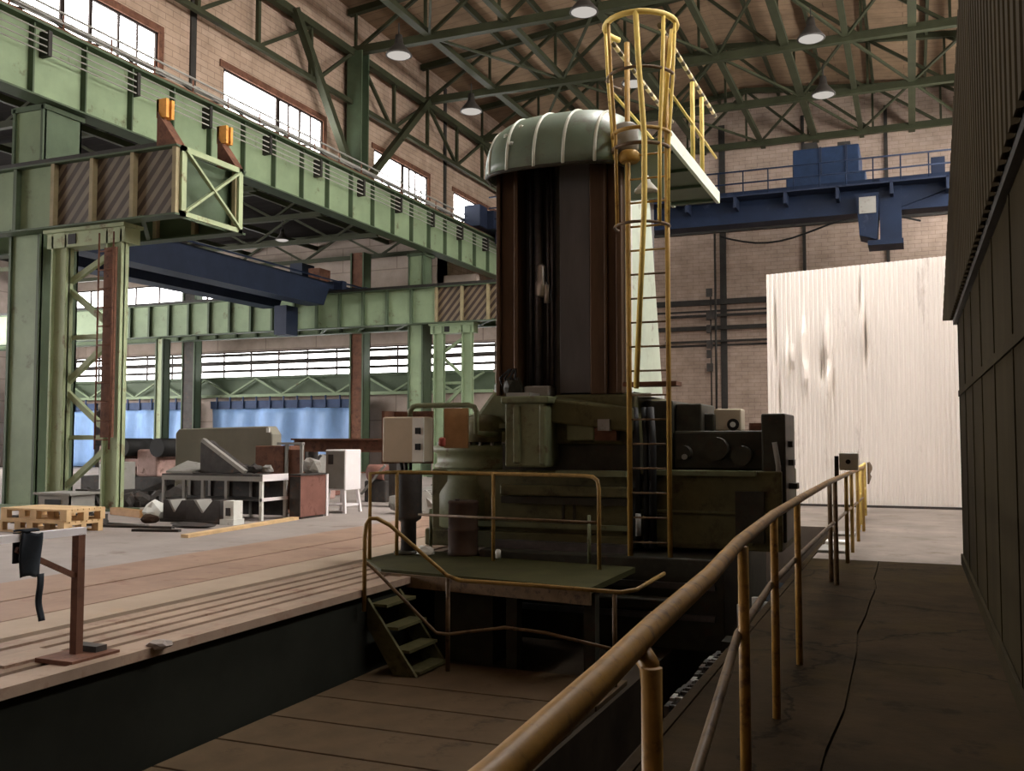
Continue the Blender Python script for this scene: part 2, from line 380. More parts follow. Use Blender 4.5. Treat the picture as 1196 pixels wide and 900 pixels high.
def window_y(Y, h, n, pane, mat, hz=1):
    WN[0] += 1
    x0, x1, z0, z1 = h
    w = thing('window_%d' % WN[0], ((x0 + x1) / 2, Y, z0), None, None); w['kind'] = 'structure'
    mb = MB(); t = .06
    for a, b in ((x0, x0 + t), (x1 - t, x1)): mb.box(a, b, Y - .05, Y + .05, z0, z1)
    for a, b in ((z0, z0 + t), (z1 - t, z1)): mb.box(x0, x1, Y - .05, Y + .05, a, b)
    for i in range(1, n):
        x = x0 + (x1 - x0) * i / n; mb.box(x - .03, x + .03, Y - .04, Y + .04, z0, z1)
    for i in range(1, hz + 1):
        z = z0 + (z1 - z0) * i / (hz + 1); mb.box(x0, x1, Y - .03, Y + .03, z - .02, z + .02)
    mb.build('window_frame', mat, w)
    B(x0 + .01, x1 - .01, Y + .07, Y + .09, z0 + .01, z1 - .01).build('window_pane', pane, w)
    return w

# upper left wall with clerestory windows
hl = [(15.6, 21.4, 11.4, 13.3), (24.3, 29.9, 11.4, 13.3), (33.6, 38.3, 11.4, 13.3), (41.0, 46.4, 11.4, 13.3)]
wall_x('wall_left', XL - .35, XL, YF, YB, 10.9, 18.4, hl, M['brick'])
MU = [[(.42, .07), (.58, .05), (.75, .03), (.87, .02)], [(.52, .09), (.63, .025), (.75, .04), (.87, .02)], [(.52, .09), (.65, .03), (.77, .03), (.89, .02)], [(.5, .08), (.7, .03)]]
for h, mu in zip(hl, MU): window_x(XL - .06, h, 6, M['pane'], 1, M['frame_d'], 0, mu)
mb = MB()
for h in hl: mb.box(XL - .02, XL + .05, h[0] - .2, h[1] + .2, 13.3, 13.52); mb.box(XL - .02, XL + .04, h[1], h[1] + .22, 11.3, 13.4)
struct(mb.build('trim_7', M['rust']))
wall_x('wall_left_rear', XL - .35, XL, YLB, YB, 0, 10.9, [], M['brick'])
# left wall pilaster strips between the panels
mb = MB()
for y in (14.2, 22.85, 40.0, 48): mb.box(XL, XL + .06, y - .12, y + .12, 10.9, 18)
struct(mb.build('trim_3', M['steel_dark']))
# main back wall
struct(B(XL - .35, XR + .35, YB, YB + .35, 0, 20.2).build('wall_back', M['brick_b']))
mb = MB()
for x, w in ((-8.95, .32), (-4.85, .16), (-13, .2), (-.9, .16)): mb.box(x - w / 2, x + w / 2, YB - .1, YB, 0, 18)
for z in (13.0, 8.2, 6.4): mb.box(XL, XR, YB - .06, YB, z - .05, z + .05)
struct(mb.build('trim_4', M['steel_dark']))
# right wall; its unseen clerestory windows are added as daylight behind the partition
hr = [(8 + 8.5 * k, 14 + 8.5 * k, 10.6, 13.4) for k in range(5)]
wall_x('wall_right', XR, XR + .35, YF, YB, 0, 18.4, hr, M['brick'])
for h in hr: window_x(XR + .2, h, 6, M['pane_r'], -1, M['frame_d'], 0)
struct(B(XS - .3, XR + .35, YF - .35, YF, -2, 20.2).build('wall_front', M['brick_b']))
# left bay walls
mb = MB()
HA, HB, XE_ = (-45.0, -30.6, 7.95, 9.7), (-44.5, -17.4, 4.62, 5.95), -16.9
mb.box(XS, XE_, YLB, YLB + .35, 0, HB[2]); mb.box(XS, XE_, YLB, YLB + .35, HB[3], HA[2]); mb.box(XS, XL, YLB, YLB + .35, HA[3], ZLB + .4)
mb.box(XS, HB[0], YLB, YLB + .35, HB[2], HB[3]); mb.box(HB[1], XE_, YLB, YLB + .35, HB[2], HB[3])
mb.box(XS, HA[0], YLB, YLB + .35, HA[2], HA[3]); mb.box(HA[1], -18.35, YLB, YLB + .35, HA[2], min(HA[3], 9.1))
mb.box(HA[1], XL, YLB, YLB + .35, 9.1, HA[3])
struct(mb.build('wall_left_bay_back', M['brick_p']))
window_y(YLB + .1, HA, 9, M['pane_b'], M['frame_d'], 0); window_y(YLB + .1, HB, 16, M['pane_b'], M['frame_d'], 0)
hs = [(-4, 8, 2.6, 9.0), (9, 21, 2.6, 9.0), (22, 34, 2.6, 9.0)]  # unseen side windows, added as a daylight source
wall_x('wall_left_bay_side', XS - .35, XS, YF, YLB + .35, 0, ZLB + .4, hs, M['brick_p'])
for h in hs: window_x(XS - .2, h, 10, M['pane_s'], 1, M['frame_d'], 2)
# ceilings
mb = MB()
mb.prism([(XL - .35, YF, 18.3), (-7.5, YF, 19.6), (XR + .35, YF, 18.3), (XR + .35, YF, 18.6), (-7.5, YF, 19.9), (XL - .35, YF, 18.6)], (0, YB - YF + .3, 0))
struct(mb.build('ceiling', M['deck']))
sk = thing('window_20', (-2, 19, 18.3), None, None); sk['kind'] = 'structure'  # unseen roof light, added above the aisle end for daylight
B(-5.0, .6, 16.2, 21.8, 18.22, 18.24).build('window_pane', M['pane_t'], sk)
mb = MB()
for k in range(6): mb.box(-5.05 + 1.12 * k, -4.97 + 1.12 * k, 16.15, 21.85, 18.17, 18.28)
for y in (16.15, 21.79): mb.box(-5.05, .65, y, y + .06, 18.17, 18.6)
mb.build('window_frame', M['frame_d'], sk)
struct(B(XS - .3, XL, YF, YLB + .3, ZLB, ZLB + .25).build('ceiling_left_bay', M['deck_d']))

# white corrugated wall across the end of the aisle
def corr(mb, p_of, n_ribs, prof, ztop, zbot, dent=None, nz=16):
    """corrugated sheet: p_of(s, d) -> XY point at run s (0..1) and depth d; prof = list of (fraction, depth)"""
    rows = []
    for i in range(n_ribs):
        for f, d in prof:
            s = (i + f) / n_ribs
            col = []
            for j in range(nz + 1):
                z = zbot(s) + (ztop(s) - zbot(s)) * j / nz
                dd = d + (dent(s, z) if dent else 0)
                q = p_of(s, dd); col.append(mb.bm.verts.new((q[0], q[1], z)))
            rows.append(col)
    for A, Bc in zip(rows, rows[1:]):
        for j in range(nz): mb.bm.faces.new((A[j], Bc[j], Bc[j + 1], A[j + 1]))
PROF = [(0, 0), (.3, 0), (.4, .035), (.9, .035)]
PROFW = [(0, 0), (.35, 0), (.45, .03), (.9, .03)]
rnd = random.Random(3)
dents = [(rnd.uniform(.02, .22), rnd.uniform(2.0, 4.6), rnd.uniform(.0035, .006), rnd.uniform(.2, .5), rnd.choice((-1, 1)) * rnd.uniform(.10, .2)) for _ in range(14)]
dents += [(.316, 4.1, .006, .6, -.2), (.326, 3.7, .005, .5, .22), (.31, 4.6, .005, .5, .14), (.2, 2.6, .012, .7, -.08), (.12, 3.5, .006, .6, -.15)]
def dent(s, z): return sum(a * math.exp(-((s - c) / w) ** 2 - ((z - h) / l) ** 2) for c, h, w, l, a in dents)
mb = MB()
corr(mb, lambda s, d: (-3.08 + 6.6 * s, 23.0 + d), 66, PROFW, lambda s: 5.36 + .28 * s, lambda s: 0.0, dent, 26)
o = mb.build('wall_end_corrugated', M['corr_w'], solid=.008); struct(o, 'white dented corrugated sheet wall across the end of the aisle')
struct(B(-3.1, 3.5, 22.9, 22.97, 0, .05).build('baseboard_end', M['greyd']))
struct(B(-2.95, 3.5, 23.2, 23.3, 2.6, 2.7).build('trim_5', M['greyd']))

# dark partition on the right of the aisle
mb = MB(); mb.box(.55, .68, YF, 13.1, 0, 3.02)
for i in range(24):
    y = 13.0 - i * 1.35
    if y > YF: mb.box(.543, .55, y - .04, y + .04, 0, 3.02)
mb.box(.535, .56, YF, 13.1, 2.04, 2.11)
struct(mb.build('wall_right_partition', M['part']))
mb = MB()
def topz(s):
    y = YF + 21.9 * s
    return 6.4 if y < 6.3 else max(3.32, 6.4 - (y - 6.3) * (6.4 - 3.32) / 9.6)
def botz(s):
    y = YF + 21.9 * s
    return 3.0 if y < 13.2 else 3.0 + .3 * (y - 13.2) / 2.7
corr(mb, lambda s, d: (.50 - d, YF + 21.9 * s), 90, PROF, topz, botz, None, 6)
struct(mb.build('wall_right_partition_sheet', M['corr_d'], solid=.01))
struct(B(.50, .60, YF, 13.2, 2.94, 3.04).build('trim_6', M['steel_dark']))
struct(B(.52, .545, YF, 13.1, 0, .12).build('baseboard_right', M['part']))

# ================================================================== ROOF STEEL
def roof_z(x): return 18.3 + (x - XL) * 1.3 / 12.5 if x < -7.5 else 19.6 - (x + 7.5) * 1.3 / 12.5
YT = [25.5, 31.5, 37.5, 43.4, 49.4]
NAMES = ['nearest roof truss, crossing above the crane girder', 'second roof truss from the camera, landing on the tall green upper column',
         'third roof truss from the camera, passing behind the ladder cage', 'fourth roof truss from the camera, above the blue bridge crane', 'farthest roof truss, right against the back wall']
for Y, lab in zip(YT, NAMES):
    t = thing('roof_truss', (-7.5, Y, 16.5), 'green steel ' + lab, 'roof truss', 'roof trusses')
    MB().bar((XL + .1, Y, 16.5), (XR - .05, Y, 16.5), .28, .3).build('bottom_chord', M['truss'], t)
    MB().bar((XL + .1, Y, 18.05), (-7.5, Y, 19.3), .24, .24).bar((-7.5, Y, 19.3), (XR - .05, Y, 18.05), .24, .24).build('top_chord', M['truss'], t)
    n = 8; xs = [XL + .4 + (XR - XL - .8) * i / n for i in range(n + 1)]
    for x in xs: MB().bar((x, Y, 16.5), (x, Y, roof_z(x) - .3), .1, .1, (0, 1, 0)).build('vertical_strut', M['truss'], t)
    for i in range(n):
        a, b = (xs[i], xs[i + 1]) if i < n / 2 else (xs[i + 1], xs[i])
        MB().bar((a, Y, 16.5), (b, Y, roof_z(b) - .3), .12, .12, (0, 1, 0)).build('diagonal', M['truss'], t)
# ties running along the hall at bottom chord level, cross braces, purlins
tx = [-16.4, -13.2, -9.9, -6.8, -4.2, -2.0, .3, 2.6]
for i, x in enumerate(tx):
    w = .22 if i % 2 else .3
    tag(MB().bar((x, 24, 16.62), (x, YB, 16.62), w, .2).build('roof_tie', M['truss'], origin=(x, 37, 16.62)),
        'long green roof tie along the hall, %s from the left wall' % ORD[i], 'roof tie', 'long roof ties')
px = [-18.2, -15.9, -13.6, -11.3, -9.0, -6.0, -3.7, -1.4, .9, 3.2]
for i, x in enumerate(px):
    z = roof_z(x) - .16
    tag(MB().bar((x, 20, z), (x, YB, z), .12, .26).build('purlin', M['truss'], origin=(x, 35, z)),
        'roof purlin under the brown deck boards, %s from the left wall' % ORD[i], 'purlin', 'roof purlins')
k = 0
for j in range(len(YT) - 1):
    for i in range(0, len(tx) - 1):
        a, b = (tx[i], tx[i + 1]) if (i + j) % 2 else (tx[i + 1], tx[i])
        tag(MB().bar((a, YT[j], 16.56), (b, YT[j + 1], 16.56), .09, .09).build('roof_brace', M['truss'], origin=(a, YT[j], 16.56)),
            'thin diagonal roof brace between the %s and %s ties, %s truss bay from the camera' % (ORD[i], ORD[i + 1], ORD[j]), 'brace', 'diagonal roof braces')
# bracing truss along the left wall
t = thing('wall_brace_truss', (-19.6, 36, 14.4), 'green bracing truss running along the left wall above the windows', 'bracing truss')
MB().bar((-19.6, 16, 14.4), (-19.6, YB, 14.4), .16, .16).build('bottom_chord', M['truss'], t)
MB().bar((-19.6, 16, 16.35), (-19.6, YB, 16.35), .26, .26).build('top_chord', M['truss'], t)
for y in (22.6, 25.5, 28.5, 34.5, 37.5, 40.5, 43.4, 46.4): MB().bar((-19.6, y, 14.4), (-19.6, y, 16.35), .13, .13).build('vertical_strut', M['truss'], t)
for a, b in (((22.6, 14.4), (25.5, 16.35)), ((25.5, 14.4), (28.4, 16.2)), ((28.8, 14.4), (31.2, 16.3)), ((34.2, 14.4), (31.8, 16.3)), ((34.5, 14.4), (37.4, 16.3)), ((40.5, 14.4), (37.6, 16.3)), ((40.5, 14.4), (43.4, 16.3)), ((46.4, 14.4), (43.5, 16.3))):
    MB().bar((-19.6, a[0], a[1]), (-19.6, b[0], b[1]), .12, .12).build('diagonal', M['truss'], t)
for a, b in (((27.3, 16.4), (31.3, 11.3)), ((37.3, 16.4), (31.9, 11.3)), ((45.9, 16.4), (49.6, 11.3)), ((20.0, 16.4), (14.4, 11.3))):
    MB().bar((-19.45, a[0], a[1]), (-19.45, b[0], b[1]), .26, .26).build('knee_brace', M['truss'], t)
# ------------------------------------------------------------------ main columns
for Y, lab in ((13.4, 'near the camera, out at the left edge'), (31.5, 'standing on the crane girder line between second and third windows'), (49.4, 'in the far left corner of the hall')):
    t = thing('upper_column', (-19.5, Y, 10.9), 'dark green upper hall column %s' % lab, 'column', 'upper columns')
    MB().box(-19.8, -19.15, Y - .28, Y - .22, 10.9, 16.4).build('flange', M['green_trim'], t)
    MB().box(-19.8, -19.15, Y + .22, Y + .28, 10.9, 16.4).build('flange', M['green_trim'], t)
    MB().box(-19.52, -19.44, Y - .22, Y + .22, 10.9, 16.4).build('web', M['green_trim'], t)
def hcol(name, x0, x1, y0, y1, z1, lab, mat, cat='column', group='hall columns'):
    t = thing(name, ((x0 + x1) / 2, (y0 + y1) / 2, 0), lab, cat, group)
    f = .05
    B(x0, x1, y0, y0 + f, 0, z1).build('front_plate', mat, t)
    B(x0, x1, y1 - f, y1, 0, z1).build('rear_plate', mat, t)
    B(x0, x0 + .07, y0 - .05, y1, 0, z1).build('flange', M['green_trim'], t)
    B(x1 - .07, x1, y0 - .05, y1, 0, z1).build('flange', M['green_trim'], t)
    B(x0 - .12, x1 + .12, y0 - .12, y1 + .12, 0, .06).build('base_plate', mat, t)
    return t
t = hcol('crane_column', -19.0, -18.05, 15.85, 16.9, 9.1, 'large pale green box column under the crane girder at far left', M['green'])
B(-19.05, -18.0, 15.8, 16.95, 9.0, 9.12).build('cap_plate', M['green_trim'], t)
t = hcol('crane_column', -19.0, -18.3, 34.75, 35.5, 9.1, 'green column under the crane girder behind the far crossing girder', M['green'])
B(-19.05, -18.2, 34.7, 35.55, 9.0, 9.12).build('cap_plate', M['green_trim'], t)
# ------------------------------------------------------------------ main runway girder
t = thing('runway_girder', (XG, 31, 9.13), 'long pale green plate girder carrying the crane rail along the left side', 'crane girder')
Y0, Y1 = 8.0, YB
B(XG - .03, XG, Y0, Y1, 9.16, 10.8).build('web', M['green'], t)
B(XG - .3, XG + .22, Y0, Y1, 9.13, 9.17).build('bottom_flange', M['green_trim'], t)
B(XG - .32, XG + .24, Y0, Y1, 10.78, 10.84).build('top_flange', M['green_trim'], t)
MB().bar((XG - .03, Y0, 10.92), (XG - .03, Y1, 10.92), .09, .15).build('crane_rail', M['rust'], t)
for i in range(24):
    y = 12.4 + 1.47 * i
    if y < Y1 - .2: B(XG, XG + .16, y - .022, y + .022, 9.17, 10.78).build('stiffener', M['green_trim'], t)
for z in (10.15, 10.3, 10.45, 10.62): MB().tube([(XG + .24, Y0, z), (XG + .24, Y1, z)], .017, 6).build('bus_bar', M['bus'], t)
for i in range(15):
    y = 12.95 + 2.7 * i
    if y < Y1 - .3: B(XG + .0, XG + .29, y - .05, y + .05, 10.1, 10.68).build('insulator_bracket', M['steel_dark'], t)
B(XL + .02, XG - .32, Y0, Y1, 10.74, 10.79).build('walkway_plate', M['steel_dark'], t)
for z in (11.2, 11.4, 11.65): MB().tube([(XG - .5, Y0, z), (XG - .5, Y1, z)], .03, 6).build('walkway_rail', M['bus'], t)
for i in range(26):
    y = 12.2 + 1.5 * i
    MB().tube([(XG - .5, y, 10.78), (XG - .5, y, 11.6)], .025, 6).build('walkway_post', M['rust'], t)
for x, z, r_ in ((XG - .75, 11.05, .05), (XG - .9, 11.3, .04), (XG - 1.1, 11.45, .05), (XG - 1.3, 11.2, .06), (XG - .62, 11.42, .025), (XG - .7, 11.55, .03), (XG - 1.0, 11.6, .035), (XG - .42, 10.98, .04)): MB().tube([(x, Y0, z), (x, Y1, z)], r_, 6).build('supply_pipe', M['bus'] if r_ < .055 else M['steel_dark'], t)
for q in range(2):
    MB().tube([(XG - .55 - .15 * q, Y0 + .3 * k, 11.5 - .16 * abs(math.sin(k * .42 + q))) for k in range(140)], .022, 5).build('festoon_cable', M['steel_dark'] if q else M['bus'], t)

# ------------------------------------------------------------------ crossing girders of the left bay
def crossing(Y, Y2, tip, lab, smat, bufs):
    t = thing('crossing_girder', (tip, (Y + Y2) / 2, 6.13), lab, 'crane girder', 'crossing crane girders')
    zs, zt = 6.13, 7.6; x0 = XS + .2; xs = -17.45
    for y in (Y, Y2):
        B(xs, tip, y, y + .03, zs + .04, zt - .04).build('striped_web', smat if y == Y else M['green_trim'], t)
        B(x0, xs, y, y + .03, zs + .04, zt - .04).build('web', M['green'], t)
        B(x0, tip + .02, y - .16, y + .2, zt - .04, zt).build('top_flange', M['green_trim'], t)
        B(x0, tip + .02, y - .16, y + .2, zs, zs + .04).build('bottom_flange', M['green_trim'], t)
        MB().bar((x0, y + .015, zt + .07), (tip - .6, y + .015, zt + .07), .08, .13).build('crane_rail', M['steel_dark'], t)
        n = 0; x = tip - .06
        for k in range(18):
            x = tip - .06 - k * 1.13
            if x < x0: break
            B(x - .05, x + .05, y - .13, y, zs + .04, zt - .04).build('stiffener', M['stiff'] if x > xs - .2 else M['green_trim'], t)
    # end frame
    a, b = Y - .02, Y2 + .05
    f = B(tip, tip + .06, a, a + .14, zs, zt); f.box(tip, tip + .06, b - .14, b, zs, zt); f.box(tip, tip + .06, a, b, zt - .12, zt); f.box(tip, tip + .06, a, b, zs, zs + .1)
    f.build('end_frame', M['green_pale'], t)
    B(tip - .3, tip - .27, Y + .04, Y2, zs + .05, zt - .05).build('end_plate', M['green_trim'], t)
    MB().bar((tip + .05, a + .1, zs + .08), (tip + .05, b - .1, zt - .1), .09, .05).build('end_brace', M['green_pale'], t)
    MB().bar((tip + .07, a + .1, zt - .1), (tip + .07, b - .1, zs + .08), .09, .05).build('end_brace', M['green_pale'], t)
    for k in range(5):
        xa = tip - 1.0 - k * 1.9
        MB().bar((xa, Y, zs + .06), (xa - 1.6, Y2, zs + .06), .08, .08).build('lower_brace', M['green_trim'], t)
    if bufs:
        for y in (Y, Y2):
            x = tip - .42
            s = MB(); s.prism([(x - .12, y - .12, zt), (x + .42, y - .12, zt), (x + .12, y - .12, zt + .42), (x - .12, y - .12, zt + .75)], (0, .27, 0))
            p = s.build('end_stop', M['rust'], t)
            q = B(x - .16, x + .1, y - .1, y - .02, zt + .62, zt + 1.02); q.box(x - .16, x + .1, y + .06, y + .14, zt + .62, zt + 1.02); q.box(x - .16, x - .1, y - .1, y + .14, zt + .62, zt + 1.02)
            q.build('buffer_block', M['orange'], p)
    return t
M['stiff'] = paint('worn_tan_paint', (.27, .23, .135), .6, var=.2)
crossing(15.6, 17.5, -13.9, 'near crossing girder with hazard striped end and green framed tip', M['stripe'], True)
crossing(34.3, 36.2, -14.0, 'far crossing girder with hazard striped end beside the machine column', M['stripe_n'], False)

# lattice columns under the striped ends
def lattice(Y, xa, xb, lab, rusty):
    gp = M['green_pale'] if rusty else M['green']
    t = thing('lattice_column', ((xa + xb) / 2, Y, 0), lab, 'column', 'lattice columns')
    w = .44
    for x in (xa, xb):
        l = B(x - w / 2, x + w / 2, Y - .02, Y + .02, .05, 6.0); l.box(x - w / 2, x - w / 2 + .05, Y - .10, Y + .12, .05, 6.0); l.box(x + w / 2 - .05, x + w / 2, Y - .10, Y + .12, .05, 6.0)
        l.build('leg', gp, t)
        B(x - .4, x + .4, Y - .25, Y + .4, 0, .05).build('foot_plate', M['green_trim'], t)
    zs = [.35, 1.5, 2.65, 3.8, 4.9, 5.65]
    for i in range(len(zs) - 1):
        a, b = (xa, xb) if i % 2 == 0 else (xb, xa)
        MB().bar((a, Y + .1, zs[i]), (b, Y + .1, zs[i + 1]), .12, .1, (0, 1, 0)).build('lattice_bar', gp, t)
    for z in (1.55, 3.75): MB().bar((xa, Y + .16, z), (xb, Y + .16, z), .1, .1).build('cross_bar', gp, t)
    c = B(xa - .35, xb + .3, Y - .1, Y + .35, 5.72, 6.1); c.box(xa - .4, xb + .35, Y - .18, Y + .4, 6.05, 6.125)
    c.build('cap_beam', gp, t)
    B(xa + .28, xa + .5, Y - .12, Y - .1, 5.78, 6.0).build('access_hole', M['black'], t)
    if rusty:
        r = B(xb - .16, xb + .16, Y - .2, Y - .14, 1.55, 5.6)
        r.build('cover_strip', M['rust'], t)
        for x in (xb - .2, xb + .2): MB().tube([(x, Y - .3, 1.3), (x, Y - .3, 5.9)], .02, 6).build('ladder_stile', M['rust'], t)
        for k in range(11): MB().tube([(xb - .2, Y - .3, 1.5 + k * .4), (xb + .2, Y - .3, 1.5 + k * .4)], .016, 6).build('ladder_rung', M['rust'], t)
    return t
lattice(15.75, -17.3, -15.72, 'pale green lattice column carrying the near striped girder, rusty ladder on one leg', True)
lattice(34.5, -17.45, -16.2, 'green lattice column carrying the far striped girder behind the machine', False)
# left bay columns
t = hcol('bay_column', -32.2, -31.75, 34.75, 35.2, 6.12, 'slim pale green column under the far crossing girder, left of the blue tarpaulin', M['green_pale'], group='left bay columns')
t = hcol('bay_column', -23.3, -22.6, 37.2, 37.8, 9.9, 'dark brown column at the right edge of the blue tarpaulin', M['rust'], group='left bay columns')
t = hcol('bay_column', -33.7, -32.9, 38.2, 38.7, 9.9, 'dark grey column against the far window wall beside the pale slim column', M['greyd'], group='left bay columns')

# left bay roof trusses
for i, Y in enumerate((18.5, 22.5, 26.5, 30.5, 34.6, 38.6)):
    t = thing('bay_roof_truss', (-32, Y, 10), 'dark steel truss under the left bay roof, %s from the camera' % ORD[i], 'roof truss', 'left bay roof trusses')
    MB().bar((XS, Y, 10.0), (XL - .4, Y, 10.0), .16, .18).build('bottom_chord', M['truss'], t)
    MB().bar((XS, Y, 11.1), (XL - .4, Y, 11.1), .16, .18).build('top_chord', M['truss'], t)
    n = 12
    for j in range(n):
        a = XL - .5 - j * 2.1; b = a - 2.1
        MB().bar((a, Y, 10.0 if j % 2 else 11.1), (b, Y, 11.1 if j % 2 else 10.0), .09, .09, (0, 1, 0)).build('diagonal', M['truss'], t)
for i, x in enumerate((-23, -27, -31, -35)):
    tag(MB().bar((x, 16, 10.9), (x, YLB, 10.9), .12, .2).build('bay_purlin', M['truss'], origin=(x, 28, 10.9)), 'dark purlin under the left bay roof, %s from the crane girder' % ORD[i], 'purlin', 'left bay purlins')

# ------------------------------------------------------------------ left bay blue crane
t = thing('bridge_crane', (-23, 26, 7.6), 'dark blue crane bridge spanning between the two crossing girders in the left bay', 'crane')
bx = -22.6
MB().prism([(bx - .4, 15.4, 7.75), (bx - .4, 17.9, 7.75), (bx - .4, 18.3, 7.0), (bx - .4, 33.4, 7.0), (bx - .4, 33.8, 7.75), (bx - .4, 36.4, 7.75), (bx - .4, 36.4, 8.0), (bx - .4, 15.4, 8.0)], (.8, 0, 0)).build('bridge_beam', M['blue_d'], t)
bx = -24.8
MB().prism([(bx - .4, 15.4, 7.75), (bx - .4, 17.9, 7.75), (bx - .4, 18.3, 7.0), (bx - .4, 33.4, 7.0), (bx - .4, 33.8, 7.75), (bx - .4, 36.4, 7.75), (bx - .4, 36.4, 8.0), (bx - .4, 15.4, 8.0)], (.8, 0, 0)).build('bridge_beam', M['blue_d'], t)
for y in (15.6, 34.3, 17.5, 36.2):
    B(-25.6, -21.8, y - .15, y + .18, 7.74, 8.1).build('end_carriage', M['blue_d'], t)
B(-23.95, -23.35, 33.5, 34.4, 8.0, 8.85).build('drive_housing', M['blue_d'], t); B(-23.1, -22.55, 33.6, 34.4, 8.0, 8.6).build('drive_motor', M['rust'], t)
B(-24.2, -23.6, 32.8, 33.6, 5.8, 7.0).build('operator_cab', M['blue_d'], t)
B(-21.9, -21.86, 16, 36, 8.0, 8.06).build('side_rail', M['blue'], t)

# ------------------------------------------------------------------ main hall blue crane
t = thing('bridge_crane', (-7, 41.5, 10.9), 'large blue overhead bridge crane spanning the main hall in front of the back wall', 'crane')
XA, XE = -17.6, 4.4
B(XA, XE, 40.5, 41.3, 10.5, 11.85).build('bridge_beam', M['blue'], t)
B(XA, XE, 43.4, 44.2, 11.1, 12.0).build('bridge_beam', M['blue_d'], t)
B(XA, XE, 40.46, 40.5, 10.5, 10.84).build('lower_band', M['blue'], t)
B(XA, XE, 39.7, 40.5, 11.45, 11.52).build('walkway', M['blue_d'], t)
for z in (12.0, 12.5): MB().tube([(XA, 39.75, z), (XE, 39.75, z)], .035, 6).build('walkway_rail', M['blue'], t)
for i in range(23): MB().tube([(XA + .4 + i, 39.75, 11.5), (XA + .4 + i, 39.75, 12.5)], .03, 6).build('walkway_post', M['blue'], t)
for i in range(11): B(XA + 1 + 2 * i, XA + 1.12 + 2 * i, 39.7, 40.5, 11.0, 11.5).build('walkway_bracket', M['blue_d'], t)
g = B(-4.35, -1.75, 41.0, 43.8, 12.3, 13.5); g.box(-4.6, -1.5, 40.7, 44, 11.86, 12.3); g.build('trolley', M['blue_t'], t, bevel=.05)
MB().box(-3.3, -3.2, 40.95, 41.0, 12.3, 13.5).box(-2.3, -2.2, 40.95, 41, 12.3, 13.5).build('trolley_post', M['blue_d'], t)
B(-3.9, -3.4, 41.2, 42.2, 13.5, 13.8).build('hoist_drum_cover', M['steel_dark'], t); B(-2.6, -2.1, 41.4, 42.4, 13.5, 13.75).build('hoist_drum_cover', M['steel_dark'], t)
for x in (XA, XE):
    B(x - (.8 if x < 0 else .3), x + .3, 39.6, 45, 11.02, 11.85).build('end_carriage', M['blue_d'], t)
B(-18.42, -17.6, 38.8, 39.6, 11.02, 12.0).build('drive_housing', M['blue_d'], t, bevel=.04)
c = MB(); c.box(-1.0, -.2, 40.3, 41.1, 9.25, 11.8); c.box(-1.45, -.15, 40.0, 41.4, 9.1, 9.3); c.build('cab_hanger', M['blue'], t)
c = MB(); c.prism([(-1.75, 39.9, 9.5), (-1.1, 39.9, 9.3), (-1.0, 39.9, 11.15), (-1.85, 39.9, 11.15)], (0, 1.3, 0)); p = c.build('operator_cab', M['blue'], t)
B(-1.74, -1.12, 39.86, 39.89, 10.35, 11.0).build('cab_window', M['grey'], p)
MB().prism([(-1.0, 40.4, 11.5), (-.2, 40.4, 10.6), (1.6, 40.4, 11.2), (1.6, 40.4, 11.6)], (0, .4, 0)).build('gusset', M['blue'], t)
for x in (.9, 1.8, 2.6): B(x, x + .5, 40.6, 41.2, 11.8, 12.5).build('resistor_box', M['blue_d'], t)

# ------------------------------------------------------------------ pendant lamps of the hall
def lamp_mesh(name, loc, lab, zc, big=1.):
    t = thing(name, loc, lab, 'lamp', 'high bay lamps')
    x, y, z = loc
    MB().tube([(x, y, z + .75 * big), (x, y, zc)], .025, 6).build('hanger_rod', M['steel_dark'], t)
    MB().lathe((x, y, z), [(.12 * big, .75 * big), (.16 * big, .45 * big), (.2 * big, .38 * big), (.46 * big, .06 * big), (.48 * big, 0), (.44 * big, .01)], 18).build('lamp_shade', M['lampmetal'], t)
    MB().lathe((x, y, z), [(.1 * big, -.09 * big), (.32 * big, -.05 * big), (.42 * big, .0), (.3 * big, .03)], 18).build('lamp_glass', M['lamp'], t)
    return t
for loc, lab in (((-3.0, 39.8, 15.25), 'large dark high bay lamp with bright lower rim above the blue trolley'), ((-2.95, 34.2, 15.35), 'dark high bay lamp near the top edge, right of the ladder cage'),
                 ((-16.9, 36.3, 15.3), 'high bay lamp with pale glowing glass left of the machine hood'), ((-16.8, 29.9, 15.3), 'high bay lamp near the upper left column, in front of second truss'),
                 ((-9.6, 29.3, 15.4), 'high bay lamp at the top edge, left of the ladder cage'), ((-9.8, 36.1, 15.4), 'small pale high bay lamp seen through the ladder cage')):
    lamp_mesh('high_bay_lamp', loc, lab, 16.5)
lamp_mesh('high_bay_lamp', (-24.0, 33.0, 9.75), 'small lamp under the dark left bay roof above the blue crane', 11.2, .6)

# ------------------------------------------------------------------ cable trays and boxes on the back wall
for z, x0, x1, r, lab in ((12.4, -19, 4.5, .12, 'topmost long pipe on the back wall just below the blue crane'), (8.65, -12.5, -3, .14, 'thick dark cable tray on the back wall left of the white sheet wall'),
                          (7.95, -12, -3, .06, 'thin upper pipe between the two dark trays on the back wall'), (7.3, -12.5, -3, .1, 'lower dark cable tray on the back wall'), (6.6, -12, -3, .05, 'lowest thin pipe on the back wall')):
    tag(MB().bar((x0, YB - .2, z), (x1, YB - .2, z), .16, r * 2).build('wall_mounted_tray', M['steel_dark'], origin=(x0, YB - .2, z)), lab, 'cable tray', 'pipes on the back wall')
tag(MB().tube([(-9 + .6 * i, YB - .5, 12.0 - .5 * math.sin(i / 8 * PI)) for i in range(17)], .05, 6).build('hanging_cable', M['black'], origin=(-9, YB - .3, 12)), 'sagging black cable along the top of the back wall', 'cable')
